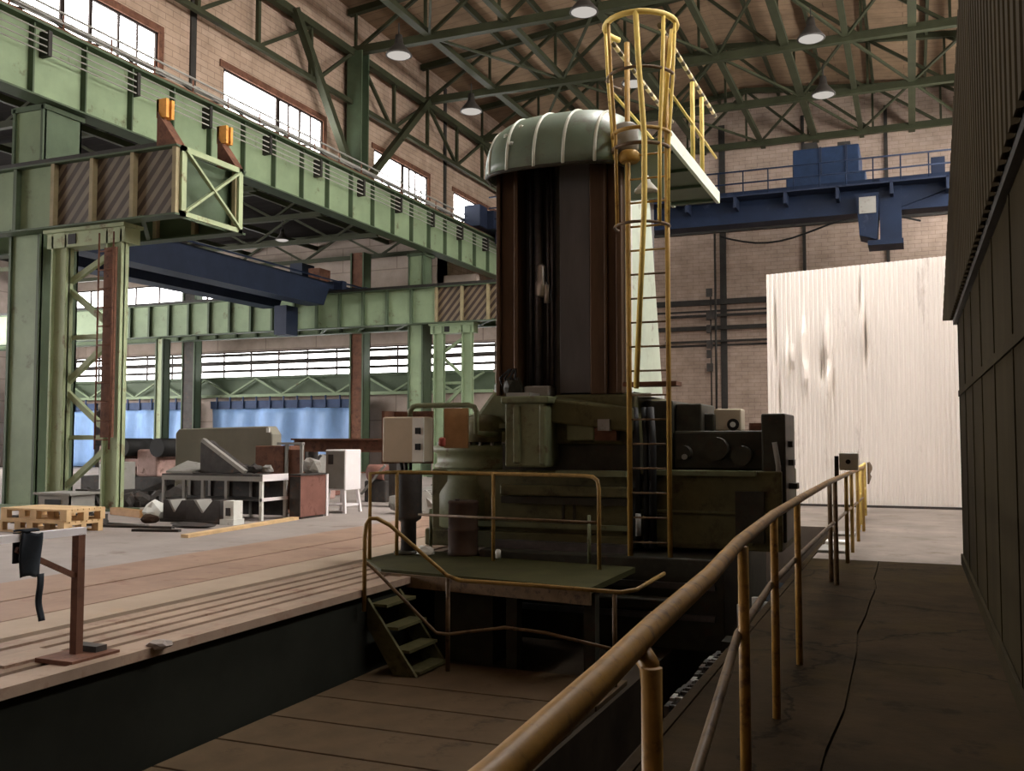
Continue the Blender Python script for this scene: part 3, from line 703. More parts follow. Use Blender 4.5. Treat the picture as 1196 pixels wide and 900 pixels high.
t = thing('wall_switchgear', (-8.7, YB - .3, 5), 'column of small dark switch boxes and conduits climbing the back wall behind the ladder', 'switchgear')
MB().tube([(-9.3, YB - .42, 2), (-9.3, YB - .42, 12.2)], .06, 6).tube([(-9.55, YB - .42, 2), (-9.55, YB - .42, 9)], .04, 6).build('conduit', M['steel_dark'], t)
for z, w in ((5.0, .3), (5.7, .25), (6.2, .3), (7.0, .2), (7.7, .4), (8.9, .3)): B(-9.75, -9.75 + w, YB - .62, YB - .46, z, z + .42).build('switch_box', M['greyd'], t)
tag(B(-8.7, -8.1, YB - .5, YB - .12, 12.56, 13.3).build('orange_junction_box', M['brown_board'], origin=(-8.5, YB, 12.4)), 'orange brown box on the back wall below the blue crane', 'box')

# ------------------------------------------------------------------ far wall of the left bay: gallery truss, pipes, tarpaulins
t = thing('gallery_truss', (-33, 39.4, 3.6), 'green lattice gallery truss in front of the far left bay windows', 'truss')
B(XS + .3, -17.2, 39.5, 39.56, 3.72, 4.5).build('back_plate', M['green_trim'], t)
MB().bar((XS + .3, 39.3, 4.55), (-17.2, 39.3, 4.55), .14, .12).build('top_chord', M['green_trim'], t)
MB().bar((XS + .3, 39.3, 3.66), (-17.2, 39.3, 3.66), .14, .14).build('bottom_chord', M['green'], t)
for i in range(18):
    a = XS + .5 + i * 1.55
    MB().bar((a, 39.25, 3.7 if i % 2 else 4.5), (a + 1.55, 39.25, 4.5 if i % 2 else 3.7), .08, .08, (0, 1, 0)).build('diagonal', M['green'], t)
for i, (z, r, lab) in enumerate(((4.95, .07, 'lowest'), (5.35, .11, 'middle'), (5.75, .08, 'top'))):
    tag(MB().tube([(XS + .4, 39.75, z), (-17.1, 39.75, z)], r, 8).build('wall_mounted_pipe', M['greyd'], origin=(-33, 39.75, z)), '%s of three dark pipes crossing the far left windows' % lab, 'pipe', 'pipes before the far windows')
tag(B(-34.3, -33.6, 39.3, 39.6, 4.85, 5.25).build('white_wall_box', M['white_p'], origin=(-34, 39.4, 4.85)), 'small white box before the far left windows', 'box')
tag(B(-24.6, -23.9, 39.3, 39.6, 4.7, 5.8).build('grey_wall_cabinet', M['grey'], origin=(-24, 39.4, 4.7)), 'pale grey cabinet at the right end of the far windows', 'cabinet')
def tarp(x0, x1, lab, seed):
    r = random.Random(seed); ph = [r.uniform(0, 6) for _ in range(4)]
    t = thing('tarpaulin', ((x0 + x1) / 2, 39.2, .3), lab, 'tarpaulin', 'blue tarpaulins')
    def fn(u, v):
        x = x0 + (x1 - x0) * u
        return V((x, 39.1 + .10 * math.sin(x * 2.3 + ph[0] + v) + .06 * math.sin(x * 5.1 + ph[1] - 2 * v) + .05 * v * math.sin(x * .9 + ph[2]), .05 + 3.0 * v - .05 * abs(math.sin(x * 1.1 + ph[3])) * v))
    MB().grid(fn, 60, 10).build('sheet', M['tarp'], t, solid=.01)
    B(x0, x1, 39.05, 39.2, 3.02, 3.4).build('hem', M['tarp_e'], t)
    for k in range(int((x1 - x0) / .8)): B(x0 + .4 + .8 * k, x0 + .46 + .8 * k, 38.98, 39.04, 3.0, 3.6).build('hook_strap', M['tarp_e'], t)
tarp(-32.6, -23.6, 'wide blue tarpaulin hung below the gallery truss, right one', 1)
tarp(-38.4, -34.4, 'narrow blue tarpaulin seen through the lattice column', 2)
tarp(-44.5, -40.2, 'blue tarpaulin beside the large left column', 3)
# ================================================================== BORING MILL
t = BM = thing('boring_mill', (-4.0, 12.5, -.85), 'huge dark green boring mill with tall column, rounded hood and yellow caged ladder', 'machine')
mb = B(-5.05, -2.0, 11.1, 14.5, -.9, .14); mb.box(-3.5, -2.4, 10.85, 11.1, -.42, -.3)
mb.build('bed', M['mach_d'], t, bevel=.02)
for z in (-.55, -.2): B(-5.0, -2.1, 11.05, 11.1, z, z + .07).build('bed_way', M['screw'], t)
# left base with stepped ledges
mb = B(-5.95, -3.2, 11.55, 14.4, .12, 1.12); mb.box(-6.0, -3.2, 11.45, 14.4, .12, .34); mb.box(-4.9, -3.2, 11.4, 11.6, .80, .94)
mb.build('base', M['mach'], t, bevel=.025)
B(-4.9, -3.2, 11.46, 11.56, .70, .79).build('base_groove_strip', M['mach_d'], t)
B(-5.4, -3.2, 11.42, 11.5, .40, .46).build('base_ledge', M['mach_l'], t)
for x in (-4.1, -3.95): B(x, x + .03, 11.53, 11.56, .45, .72).build('cover_seam', M['mach_d'], t)
B(-5.0, -3.2, 11.35, 11.45, .14, .24).build('way_wiper', M['screw'], t)
# rotary housing, left
RX, RY, RR = -5.42, 12.35, .80
p = MB().lathe((RX, RY, 1.12), [(RR, 0), (RR, .04), (RR - .04, .07), (RR - .04, .20), (RR + .01, .22), (RR + .01, .30), (.55, .36)], 30).build('rotary_flange', M['mach_l'], t)
for k in range(15):
    a = -PI * (k + .5) / 15
    MB().cyl((RX + (RR - .07) * math.cos(a), RY + (RR - .07) * math.sin(a), 1.41), (RX + (RR - .07) * math.cos(a), RY + (RR - .07) * math.sin(a), 1.48), .028, 6).build('bolt', M['grey'], p)
MB().lathe((-5.5, 12.0, .34), [(.52, 0), (.56, .03), (.56, .45), (.50, .62), (.5, .78)], 26).build('rotary_base', M['mach_l'], t)
mb = MB().prism([(-5.85, 11.85, 1.45), (-4.78, 11.85, 1.45), (-4.78, 11.85, 2.12), (-5.2, 11.85, 2.16), (-5.42, 11.85, 1.88), (-5.8, 11.85, 1.78)], (0, 1.2, 0))
mb.build('spindle_housing', M['mach_l'], t, bevel=.06)
MB().lathe((-5.3, 11.86, 1.48), [(.3, 0), (.3, .25), (.22, .33), (.1, .36)], 18).build('housing_boss', M['mach'], t)
B(-5.55, -4.85, 11.76, 11.86, 1.42, 1.62).build('housing_rib', M['mach'], t, bevel=.02)
B(-5.5, -4.98, 12.6, 13.4, 2.0, 2.32).build('pale_teal_cover', M['hood'], t, bevel=.03)
B(-5.1, -4.8, 11.72, 11.8, 1.66, 1.72).build('housing_label', M['mach_l'], t)
# front gearbox and saddle
mb = B(-4.72, -4.17, 11.15, 11.75, 1.17, 2.0); mb.box(-4.76, -4.12, 11.1, 11.8, 1.96, 2.05); g = mb.build('gearbox', M['mach_l'], t, bevel=.025)
B(-4.60, -4.50, 11.12, 11.16, 1.22, 1.93).build('gearbox_rib', M['mach_l'], g, bevel=.02)
B(-4.25, -4.17, 11.12, 11.16, 1.2, 1.95).build('gearbox_rib', M['mach_l'], g, bevel=.02)
B(-4.72, -4.4, 11.2, 11.6, 2.05, 2.1).build('gearbox_lid', M['grey'], g)
mb = B(-4.2, -3.15, 11.55, 13.6, 1.45, 2.08); mb.prism([(-4.2, 11.55, 2.08), (-3.15, 11.55, 1.9), (-3.15, 11.35, 1.9), (-4.2, 11.35, 2.02)], (0, 0, -.3))
mb.build('saddle', M['mach'], t, bevel=.03)
B(-4.95, -3.1, 11.62, 13.7, 1.12, 1.46).build('saddle_slide', M['mach_d'], t)
B(-3.98, -3.62, 11.38, 11.58, 1.5, 1.82).build('side_gearcase', M['mach_l'], t, bevel=.02)
B(-3.55, -3.40, 11.3, 11.4, 1.62, 1.76).build('nameplate', M['grey'], t)
B(-3.62, -3.34, 11.4, 11.56, 1.5, 1.82).build('switch_recess', M['rust'], t)
B(-4.1, -3.2, 11.3, 11.5, 1.06, 1.13).build('way_edge', M['mach_l'], t)
# dark vertical hoses between ladder and right block
for x, r in ((-3.12, .05), (-3.0, .035), (-2.92, .05)): MB().tube([(x, 11.5, .2), (x, 11.5, 1.5), (x - .05, 11.6, 1.9)], r, 8).build('hose', M['black'], t)
MB().tube([(-3.08, 11.42, .35), (-3.08, 11.42, .62)], .035, 8).build('pipe_coupling', M['grey'], t)
# right block
mb = B(-3.1, -1.42, 11.65, 13.2, .2, 1.14); mb.box(-3.12, -1.6, 11.6, 11.7, .62, .66); mb.build('drive_block', M['mach'], t, bevel=.03)
B(-3.1, -1.7, 11.55, 11.66, 1.08, 1.14).build('drive_block_ledge', M['mach_l'], t)
B(-2.98, -1.75, 11.62, 11.66, .26, .6).build('drive_cover', M['mach'], t)
B(-1.95, -1.62, 11.6, 11.68, .3, .9).build('drive_recess', M['mach_d'], t)
mb = B(-2.75, -1.5, 11.9, 13.3, 1.14, 1.62); mb.build('motor_bank', M['mach_d'], t, bevel=.03)
B(-3.12, -2.76, 11.9, 13.2, 1.1, 2.0).build('motor_housing', M['mach_d'], t, bevel=.02)
mb = B(-2.75, -2.42, 12.0, 12.9, 1.6, 1.96); mb.box(-2.5, -2.3, 12.2, 12.9, 1.6, 1.84); mb.build('step_housing', M['mach_d'], t, bevel=.02)
f = B(-2.32, -1.98, 12.3, 12.6, 1.62, 1.9).build('fan_unit', M['beige'], t, bevel=.02)
MB().cyl((-2.08, 12.28, 1.70), (-2.08, 12.32, 1.70), .075, 18).build('fan_ring', M['black'], f)
MB().cyl((-2.08, 12.265, 1.70), (-2.08, 12.285, 1.70), .035, 12).build('fan_hub', M['white_p'], f)
for x, z, r in ((-2.6, 1.35, .09), (-1.9, 1.32, .12), (-2.2, 1.4, .14)): MB().cyl((x, 11.75, z), (x, 11.95, z), r, 16).build('motor', M['mach_d'], t)
MB().cyl((-2.58, 11.73, 1.3), (-2.58, 11.76, 1.3), .035, 10).build('gauge', M['grey'], t)
B(-1.9, -1.7, 12.4, 12.7, 1.62, 1.72).build('valve_block', M['rust'], t)
B(-1.66, -1.38, 11.75, 12.7, .3, 1.82).build('end_tower', M['mach_d'], t, bevel=.02)
MB().tube([(-1.5, 11.7, 1.48), (-1.46, 11.7, 1.2), (-1.46, 11.7, .3)], .03, 8).build('end_conduit', M['grey'], t)
for z, w in ((1.42, .07), (1.2, .08), (.92, .12)): B(-1.4, -1.4 + w, 12.0, 12.2, z, z + .07).build('limit_switch', M['greyd'], t)
# column
B(-4.95, -3.3, 11.85, 13.2, 2.05, 5.45).build('column', M['bellows'], t)
g = B(-4.97, -4.70, 11.55, 11.95, 2.08, 5.3); g.box(-4.99, -4.93, 11.5, 11.7, 2.08, 5.3); g.box(-4.74, -4.68, 11.5, 11.7, 2.08, 5.3); g.build('guideway', M['brown_way'], t, bevel=.01)
g = B(-3.72, -3.30, 11.55, 11.95, 2.08, 5.3); g.box(-3.52, -3.48, 11.5, 11.6, 2.08, 5.3); g.box(-3.36, -3.29, 11.48, 11.7, 2.08, 5.3); g.build('guideway', M['brown_way'], t, bevel=.01)
MB().cyl((-4.48, 11.72, 2.15), (-4.48, 11.72, 5.2), .055, 16).build('ball_screw', M['screw'], t)
for x in (-4.60, -4.36, -4.30): MB().cyl((x, 11.76, 2.1), (x, 11.76, 5.2), .022, 8).build('guide_rod', M['screw'], t)
B(-4.22, -4.16, 11.7, 11.9, 2.08, 5.3).build('dark_edge_strip', M['mach_d'], t)  # dark strip between the screw recess and the way cover
n = MB().lathe((-4.42, 11.66, 3.36), [(.05, 0), (.075, .03), (.075, .18), (.055, .22), (.055, .40), (.03, .44)], 14); nn = n.build('screw_nut', M['bright'], t)
MB().cyl((-4.34, 11.66, 3.28), (-4.34, 11.66, 3.52), .04, 10).build('fitting', M['bright'], nn)
B(-4.15, -3.74, 11.62, 11.88, 2.1, 5.3).build('way_cover', M['bellows'], t, bevel=.01)
g = B(-4.62, -4.28, 11.55, 11.9, 2.06, 2.2); g.build('screw_bearing', M['grey'], t, bevel=.02)
g = MB().rock((-4.75, 11.5, 2.18), (.12, .12, .14), 4); g.build('coolant_nozzle_cluster', M['mach_d'], t)
for k in range(4): MB().tube([(-4.85 + .05 * k, 11.5, 2.1), (-4.9 + .07 * k, 11.42, 2.3), (-4.8 + .03 * k, 11.5, 2.42)], .014, 6).build('hose', M['black'], t)
MB().prism([(-3.285, 11.75, 2.12), (-3.285, 13.44, 2.12), (-3.285, 12.8, 4.72), (-3.285, 12.1, 5.25), (-3.285, 11.75, 5.25)], (.03, 0, 0)).build('side_cover', M['mint'], t)
B(-3.32, -3.22, 11.66, 11.75, 2.1, 5.2).build('edge_strip', M['white_p'], t)
B(-3.28, -2.98, 11.7, 12.4, 2.04, 2.09).build('foot_tray', M['white_p'], t)
# hood
def hoodfn(u, v, k=1.):
    # u: run along X, v: over the top from the front lower edge to the back
    a = PI * v
    x = -1 + 2 * u
    e = max(0., 1 - abs(x) ** 3.2) ** (1 / 2.4)
    cy, cz = -math.cos(a), math.sin(a)
    yy = math.copysign(abs(cy) ** .85, cy) * (.55 + .45 * e) * k; zz = abs(cz) ** .8 * (.42 + .58 * e) * k
    return V((-4.12 + .96 * x * (1 + .03 * (k - 1)), 12.2 + 1.22 * yy, 4.88 + .92 * zz))
h = MB().grid(lambda u, v: hoodfn(u, v), 44, 32).build('hood', M['hood'], t, solid=.03)
pts = [hoodfn(0.0001, v / 24) for v in range(25)]
MB().prism(pts, (.02, 0, 0)).build('hood_end_plate', M['hood'], h)
pts = [hoodfn(.9999, v / 24) for v in range(25)]
MB().prism(pts, (-.02, 0, 0)).build('hood_end_plate', M['hood'], h)
for u in (.085, .235, .43, .63, .83): MB().tube([hoodfn(u, v / 26, 1.012) for v in range(27)], .022, 6).build('hood_rib', M['hood_rib'], h)
MB().tube([hoodfn(u / 30, 0) for u in range(31)], .025, 6).build('hood_edge', M['mach_d'], h)
for u, v in ((.30, .2), (.20, .16), (.26, .1)):
    q = hoodfn(u, v, 1.01); MB().lathe(q, [(.03, -.03), (.03, .01), (.01, .02)], 8).build('hood_rivet', M['hood_rib'], h)
# head of the column: service platform behind the cage
p = B(-3.4, -2.74, 11.6, 14.95, 5.2, 5.25).build('service_platform', M['green_trim'], t)
B(-2.75, -2.70, 11.6, 15.0, 5.19, 5.37).build('platform_fascia', M['mint'], p)
B(-3.45, -3.4, 11.6, 15.0, 5.19, 5.36).build('platform_fascia', M['hood'], p)
for y in (12.0, 12.9, 13.8, 14.7): B(-3.4, -2.75, y, y + .05, 5.16, 5.2).build('platform_joist', M['green_trim'], p)
for x, sfx in ((-2.74, 'r'), (-3.42, 'l')):
    pts = [(x, 11.3, 6.55), (x, 14.9, 6.55)]
    MB().tube(pts, .03, 8).build('guard_rail', M['band'], p)
    MB().tube([(x, 11.4, 5.9), (x, 14.95, 5.9)], .02, 8).build('mid_rail', M['yellow_l'], p)
    ys = (13.2, 13.85) if sfx == 'r' else (14.5,)
    for y in ys: MB().tube([(x, y, 5.2), (x, y, 6.5)], .032, 8).build('guard_post', M['yellow_l'], p)
MB().prism([(-3.15, 11.4, 4.45), (-2.72, 11.4, 4.45), (-2.72, 11.4, 5.16), (-3.15, 11.4, 5.16)], (0, .05, 0)).build('head_bracket', M['hood'], t)
c = MB().lathe((-3.15, 11.25, 5.0), [(.10, 0), (.15, .04), (.15, .32), (.1, .36)], 18).build('head_motor', M['grey'], t)
MB().lathe((-3.1, 11.2, 4.86), [(.1, 0), (.13, .03), (.13, .10), (.1, .14)], 16).build('motor_flange', M['yellow'], c)
l = MB().lathe((-2.93, 11.35, 4.52), [(.15, 0), (.14, .03), (.06, .12), (.03, .2)], 16).build('work_lamp', M['white_p'], t)
# ladder and cage
LX0, LX1, LY = -3.12, -2.64, 11.2
l = MB().tube([(LX0, LY, -.32), (LX0, LY, 6.35)], .034, 8).build('ladder', M['yellow'], t)
MB().tube([(LX1, LY, -.32), (LX1, LY, 6.35)], .03, 8).build('stile', M['yellow'], l)
for k in range(17): MB().tube([(LX0, LY, .3 + .29 * k), (LX1, LY, .3 + .29 * k)], .013, 6).build('rung', M['rail_d'] if k < 12 else M['yellow'], l)
CXc, CYc = -2.94, 11.12
def hoop(z, r, rt, mt, full=False):
    n = 20; a0, a1 = (PI * .93, PI * 2.07) if not full else (PI * .8, PI * 2.2)
    MB().tube([(CXc + r * math.cos(a0 + (a1 - a0) * i / n), CYc + r * 1.05 * math.sin(a0 + (a1 - a0) * i / n) + .05, z) for i in range(n + 1)], rt, 8).build('cage_hoop', mt, l)
hoop(6.5, .43, .036, M['yellow_l'], True); hoop(5.86, .40, .02, M['rail_d'], True)
hoop(5.16, .345, .024, M['yellow']); hoop(4.98, .34, .024, M['rail_d']); hoop(4.05, .325, .018, M['rail_d'])
def cbar(a, z1=4.05, rt=.022, mt='yellow_l'):
    c, s_ = math.cos(a), math.sin(a)
    P = lambda r, z: (CXc + r * c, CYc + r * 1.05 * s_ + .05, z)
    MB().tube([P(.43, 6.5), P(.40, 5.86), P(.343, 5.07), P(.325, z1)], rt, 8).build('cage_bar', M[mt], l)
for a, z1, rt, mt in ((PI * 1.04, 4.9, .02, 'yellow_l'), (PI * 1.24, 4.05, .022, 'yellow'), (PI * 1.80, 4.05, .024, 'yellow_l'), (PI * 1.98, 4.05, .02, 'yellow_l')): cbar(a, z1, rt, mt)
MB().tube([(-2.88, 10.72, 6.5), (-2.85, 10.74, 5.86), (-2.80, 10.78, 5.0), (-2.82, 10.82, 4.2), (-3.02, 11.15, 2.12)], .034, 8).build('cage_bar', M['yellow_l'], l)
MB().tube([(-2.56, 11.2, 6.42), (-2.68, 11.15, 5.2)], .03, 8).build('cage_strut', M['yellow_l'], l)
B(-3.2, -2.55, 11.2, 11.5, 2.15, 2.2).build('ladder_bracket', M['rust'], l)

# ------------------------------------------------------------------ operator's deck, its rail, stairs and pit rail
t = thing('operator_deck', (-4.4, 10, 0), 'dim green steel operator deck with yellow pipe rail in front of the machine', 'platform')
poly = [(-5.55, 9.55, .0), (-2.95, 9.15, .0), (-2.95, 10.8, .0), (-5.1, 11.04, .0), (-5.1, 11.3, .0), (-6.2, 11.3, .0), (-6.2, 10.3, .0)]
MB().prism(poly, (0, 0, .06)).build('deck_plate', M['deckp'], t)
MB().bar((-5.55, 9.54, -.04), (-2.95, 9.14, -.04), .04, .14).build('edge_beam', M['rail_d'], t)
for x in (-3.9, -3.05): B(x - .06, x + .06, 9.4, 9.55, -.9, .0).build('deck_leg', M['mach_d'], t)
B(-4.9, -4.2, 9.6, 10.2, -.9, .0).build('deck_support_box', M['mach_d'], t)
R = .024
top = [(-6.13, 10.27, .06), (-6.13, 10.27, 1.10), (-6.03, 10.78, 1.10), (-4.68, 10.72, 1.10), (-3.45, 10.50, 1.10)] + [(-3.35, 10.48, 1.09), (-3.29, 10.46, 1.05), (-3.27, 10.45, .95), (-3.27, 10.45, .06)]
MB().tube(top, R, 8).build('deck_rail', M['rail_dim'], t)
for p_ in ((-6.03, 10.76), (-4.68, 10.71)): MB().tube([(p_[0], p_[1], .06), (p_[0], p_[1], 1.1)], R, 8).build('deck_rail_post', M['rail_dim'], t)
MB().tube([(-5.7, 10.72, .58), (-3.27, 10.45, .58)], .016, 8).build('deck_mid_rail', M['rail_d'], t)
for x, y in ((-5.75, 11.15), (-3.55, 10.95)): MB().tube([(x, y, .06), (x, y, .62)], .022, 8).build('short_post', M['mach_l'], t)
# stairs down into the pit
t = thing('pit_stairs', (-4.95, 8.9, -.9), 'short dark steel stairs descending from the floor edge into the pit', 'stairs')
for y in (8.62, 9.28):
    MB().prism([(-5.17, y, -.1), (-5.17, y, -.38), (-4.86, y, -.848), (-4.60, y, -.848)], (0, .04, 0)).build('stringer', M['mach'], t)
for i, (x, z) in enumerate(((-5.16, -.16), (-5.03, -.38), (-4.90, -.60), (-4.78, -.8))): B(x, x + .2, 8.66, 9.28, z - .03, z).build('tread', M['mach'], t)
# pipe rail round the stairs and the pit side of the deck
t = thing('pit_railing', (-4, 9, -.9), 'thin bent pipe railing along the pit stairs and below the deck edge', 'railing')
lp = [(-5.1, 8.45, -.2), (-5.1, 8.45, .55), (-5.09, 8.46, .66), (-5.06, 8.48, .72), (-5.0, 8.52, .72), (-4.9, 8.6, .65), (-4.44, 8.98, .12), (-4.3, 9.0, .075), (-3.5, 9.02, .07), (-2.62, 9.04, .05), (-2.5, 9.2, .06), (-2.4, 9.9, .13)]
MB().tube(lp, .022, 8).build('top_rail', M['rail_dim'], t)
MB().tube([(-5.1, 8.48, .28), (-5.0, 8.5, .2), (-4.5, 8.85, -.44), (-4.4, 8.92, -.46), (-3.84, 9.08, -.38), (-3.4, 9.08, -.40), (-2.68, 9.05, -.5)], .018, 8).build('mid_rail', M['rail_d'], t)
for p_ in ((-4.44, 9.0, .12), (-2.68, 9.05, .06)): MB().tube([(p_[0], p_[1], -.848), p_], .024, 8).build('post', M['rail_d'], t)
# control pendant on its boom
t = thing('control_panel', (-5.9, 10.9, 1.2), 'beige control box hung from a bent pipe arm at the left of the machine', 'control panel')
B(-6.3, -5.72, 10.85, 11.15, 1.22, 1.80).build('enclosure', M['beige'], t, bevel=.02)
d = B(-5.86, -5.70, 10.84, 10.86, 1.23, 1.79).build('door_strip', M['white_p'], t)
for z in (1.62, 1.42): B(-5.80, -5.74, 10.80, 10.84, z - .04, z + .04).build('switch', M['black'], d)
B(-6.34, -6.30, 10.9, 11.2, 1.2, 1.88).build('back_flange', M['rust'], t)
B(-6.34, -5.74, 11.16, 11.2, 1.2, 1.88).build('back_plate', M['rust'], t)
for k in range(3): MB().tube([(-6.08 + .07 * k, 10.95, 1.22), (-6.06 + .06 * k, 10.95, 1.12)], .02, 6).build('cable_gland', M['black'], t)
MB().tube([(-5.98, 11.0, 1.80), (-5.98, 11.0, 1.88), (-5.94, 11.0, 1.93), (-5.88, 11.0, 1.945), (-5.15, 11.0, 1.945), (-5.07, 11.0, 1.92), (-5.04, 11.0, 1.86), (-5.04, 11.0, 1.6), (-5.04, 11.4, 1.58), (-5.04, 11.64, 1.58)], .035, 10).build('boom_pipe', M['mach_l'], t)
t = thing('brown_board', (-5.4, 11.35, 1.3), 'orange brown board leaning behind the control box', 'board')
B(-5.68, -5.34, 11.38, 11.42, 1.4, 1.92).build('panel', M['brown_board'], t)
tag(B(-5.68, -5.58, 11.2, 11.26, 1.42, 1.54).build('red_valve', M['red'], origin=(-5.7, 11.3, 1.46), bevel=.03), 'small dull red valve body right beside the control box', 'valve')
t = thing('cable_pedestal', (-5.98, 10.98, .5), 'dark round cable drum pedestal under the control box', 'pedestal')
MB().lathe((-5.98, 10.98, .06), [(.10, 0), (.10, .40), (.16, .44), (.17, .48), (.17, 1.0), (.14, 1.04)], 20).build('drum', M['greyd'], t)
MB().lathe((-5.98, 10.98, .06), [(.19, -.0), (.19, .03), (.05, .05)], 20).build('foot', M['mach_d'], t)
t = thing('oil_drum', (-5.27, 11.11, .061), 'dark rust red drum standing on the deck against the machine', 'drum')
MB().lathe((-5.27, 11.11, .061), [(.19, 0), (.2, .02), (.19, .05), (.19, .3), (.2, .32), (.19, .34), (.19, .64), (.2, .66), (.18, .68)], 22).build('shell', M['rust_d'], t)
MB().cyl((-5.33, 11.06, .741), (-5.33, 11.06, .765), .03, 10).build('bung', M['greyd'], t)
tag(MB().rock((-5.62, 10.75, .128), (.12, .09, .07), 5).build('rag', M['white_p'], origin=(-5.62, 10.75, .06)), 'crumpled white rag on the deck behind the left rail posts', 'rag')
tag(MB().lathe((-4.72, 10.95, .062), [(.035, 0), (.035, .09), (.02, .11)], 10).build('cup', M['white_p'], origin=(-4.72, 10.95, .062)), 'tiny white cup on the deck at the middle rail post', 'cup')

# ------------------------------------------------------------------ boards on the pit floor
ys = [9.34, 8.32, 7.68, 7.0, 6.3, 5.6, 4.9, 4.2, 3.5]
for i in range(len(ys) - 1):
    tag(B(-5.17 + .004 * i, -2.64 - .01 * (i % 2), ys[i + 1] + .02, ys[i], -.9, -.85).build('pit_cover_board', M['board'], origin=(-3.9, ys[i], -.9), bevel=.008),
        'wide brown cover board on the pit floor, %s from the stairs' % ORD[i], 'board', 'pit cover boards')
# fittings low on the machine's right side
t = thing('hose_manifold', (-1.7, 10.6, -.9), 'pale pipe stubs and hoses standing in the trench below the machine end', 'pipes')
for x, y, h in ((-1.75, 10.7, .42), (-1.6, 10.75, .5), (-1.52, 10.8, .45)): MB().tube([(x, y, -.69), (x, y, -.69 + h)], .045, 8).build('pipe_stub', M['grey'], t)
B(-1.95, -1.42, 10.6, 10.95, -.72, -.66).build('manifold_plate', M['mach_d'], t)
# trench: cable chain and rails
t = thing('cable_chain', (-2.1, 11, -1.55), 'dark jumble of cable chain links in the trench beside the machine', 'cable chain')
rnd = random.Random(11)
for i in range(12):
    y = 8.0 + i * .2; z = -.95 + .02 * math.sin(i)
    g = B(-1.95, -1.91, y, y + .16, z, z + .26); g.box(-1.52, -1.48, y, y + .16, z, z + .26); g.box(-1.95, -1.48, y + .03, y + .07, z, z + .03); g.box(-1.95, -1.48, y + .03, y + .07, z + .23, z + .26)
    g.build('chain_link', M['grey'] if i % 4 == 1 else M['greyd'], t)
B(-2.0, -1.43, 7.9, 10.5, -1.55, -.97).build('chain_tray', M['mach_d'], t)
for x in (-1.85, -1.72, -1.6): MB().tube([(x + rnd.uniform(-.04, .04), 7.9 + .22 * k, -.80 + rnd.uniform(-.06, .06)) for k in range(12)], .03, 6).build('cable', M['black'], t)
tag(MB().bar((-1.34, 3, -.25), (-1.34, 17, -.25), .05, .08).build('trench_rail', M['greyd'], origin=(-1.34, 10, -.25)), 'dark steel rail along the trench just inside the aisle edge', 'rail')
for i, (x0, x1, y0, y1, z, mt, lab) in enumerate(((-1.2, -.86, 13.6, 14.3, .04, 'grey', 'pale metal plate lying beyond the machine end beside the rail'), (-1.2, -.88, 14.8, 15.1, .04, 'white_p', 'white strip lying on the aisle edge beyond the machine'), (-1.2, -.86, 16.0, 16.5, .04, 'grey', 'grey plate on the aisle edge nearest the white wall'))):
    tag(B(x0, x1, y0, y1, .0, z).build('metal_plate', M[mt], origin=((x0 + x1) / 2, (y0 + y1) / 2, 0), bevel=.01), lab, 'plate')

# ------------------------------------------------------------------ aisle handrail
t = thing('aisle_railing', (-.75, 8, 0), 'long worn yellow pipe handrail along the edge of the aisle', 'railing')
hp = [(-.52, .15, 1.04), (-.515, .6, 1.07), (-.50, 1.15, 1.09), (-.522, 1.7, 1.095), (-.546, 2.15, 1.10), (-.585, 3.0, 1.10), (-.66, 4.0, 1.10), (-.72, 5.5, 1.10), (-.74, 7, 1.10), (-.76, 9.85, 1.10), (-.76, 13, 1.08), (-.76, 17, 1.05)]
MB().tube(hp, .027, 14).build('handrail', M['rail'], t)
MB().tube([(-.545, 2.0, 1.09), (-.505, 1.95, 1.06), (-.495, 1.93, 1.02)], .022, 10).build('post_bracket', M['rail'], t)
for x, y, z in ((-.495, 1.93, 1.06), (-.635, 3.95, 1.09), (-.715, 5.5, 1.09), (-.735, 6.85, 1.09), (-.76, 10.7, 1.09), (-.83, 10.9, 1.06), (-.765, 12.6, 1.08), (-.77, 13.8, 1.07), (-.77, 15.3, 1.06), (-.77, 17.0, 1.05)):
    p = MB().tube([(x, y, 0), (x, y, z)], .024 if y > 10 else .022, 12).build('post', M['rail'] if y < 9 else (M['yellow'] if y > 12 else M['rail_d']), t)
MB().tube([(-.52, .3, .30), (-.55, 2.2, .50), (-.585, 2.9, .62), (-.66, 3.95, .74), (-.735, 5.5, .72), (-.755, 6.85, .70), (-.775, 9.85, .66), (-.775, 17, .55)], .018, 10).build('mid_rail', M['rail_d'], t)
t = thing('end_railing', (-.85, 19, 0), 'yellow pipe rail in a lit tone at the far end of the aisle before the white sheet wall', 'railing')
for x, y in ((-.86, 17.3), (-.87, 18.3), (-.88, 19.4), (-.89, 20.5)): MB().tube([(x, y, 0), (x, y, 1.02)], .03, 10).build('post', M['yellow_l'], t)  # brighter yellow than the handrail, light on this stretch put into the colour
MB().tube([(-.86, 17.2, 1.02), (-.89, 20.55, 1.02)], .03, 10).build('top_rail', M['yellow_l'], t)
MB().tube([(-.86, 17.2, .55), (-.89, 20.55, .55)], .022, 10).build('mid_rail', M['yellow_l'], t)
g = MB().grid(lambda u, v: V((-.81 + .05 * abs(math.sin(v * 4) * u), 20.1 + .4 * u, 1.06 - .42 * v * (1 - .3 * u))), 8, 8).build('hanging_jacket', M['rail_d'], origin=(-.84, 20.3, .7), solid=.03)
tag(g, 'dark brown jacket hung over the far end of the yellow rail', 'jacket')
t = thing('rail_switch_box', (-.76, 13.0, 1.12), 'small pale grey switch box mounted on the aisle handrail', 'switch box')
B(-.87, -.64, 13.0, 13.15, 1.12, 1.34).build('enclosure', M['white_p'], t, bevel=.012)
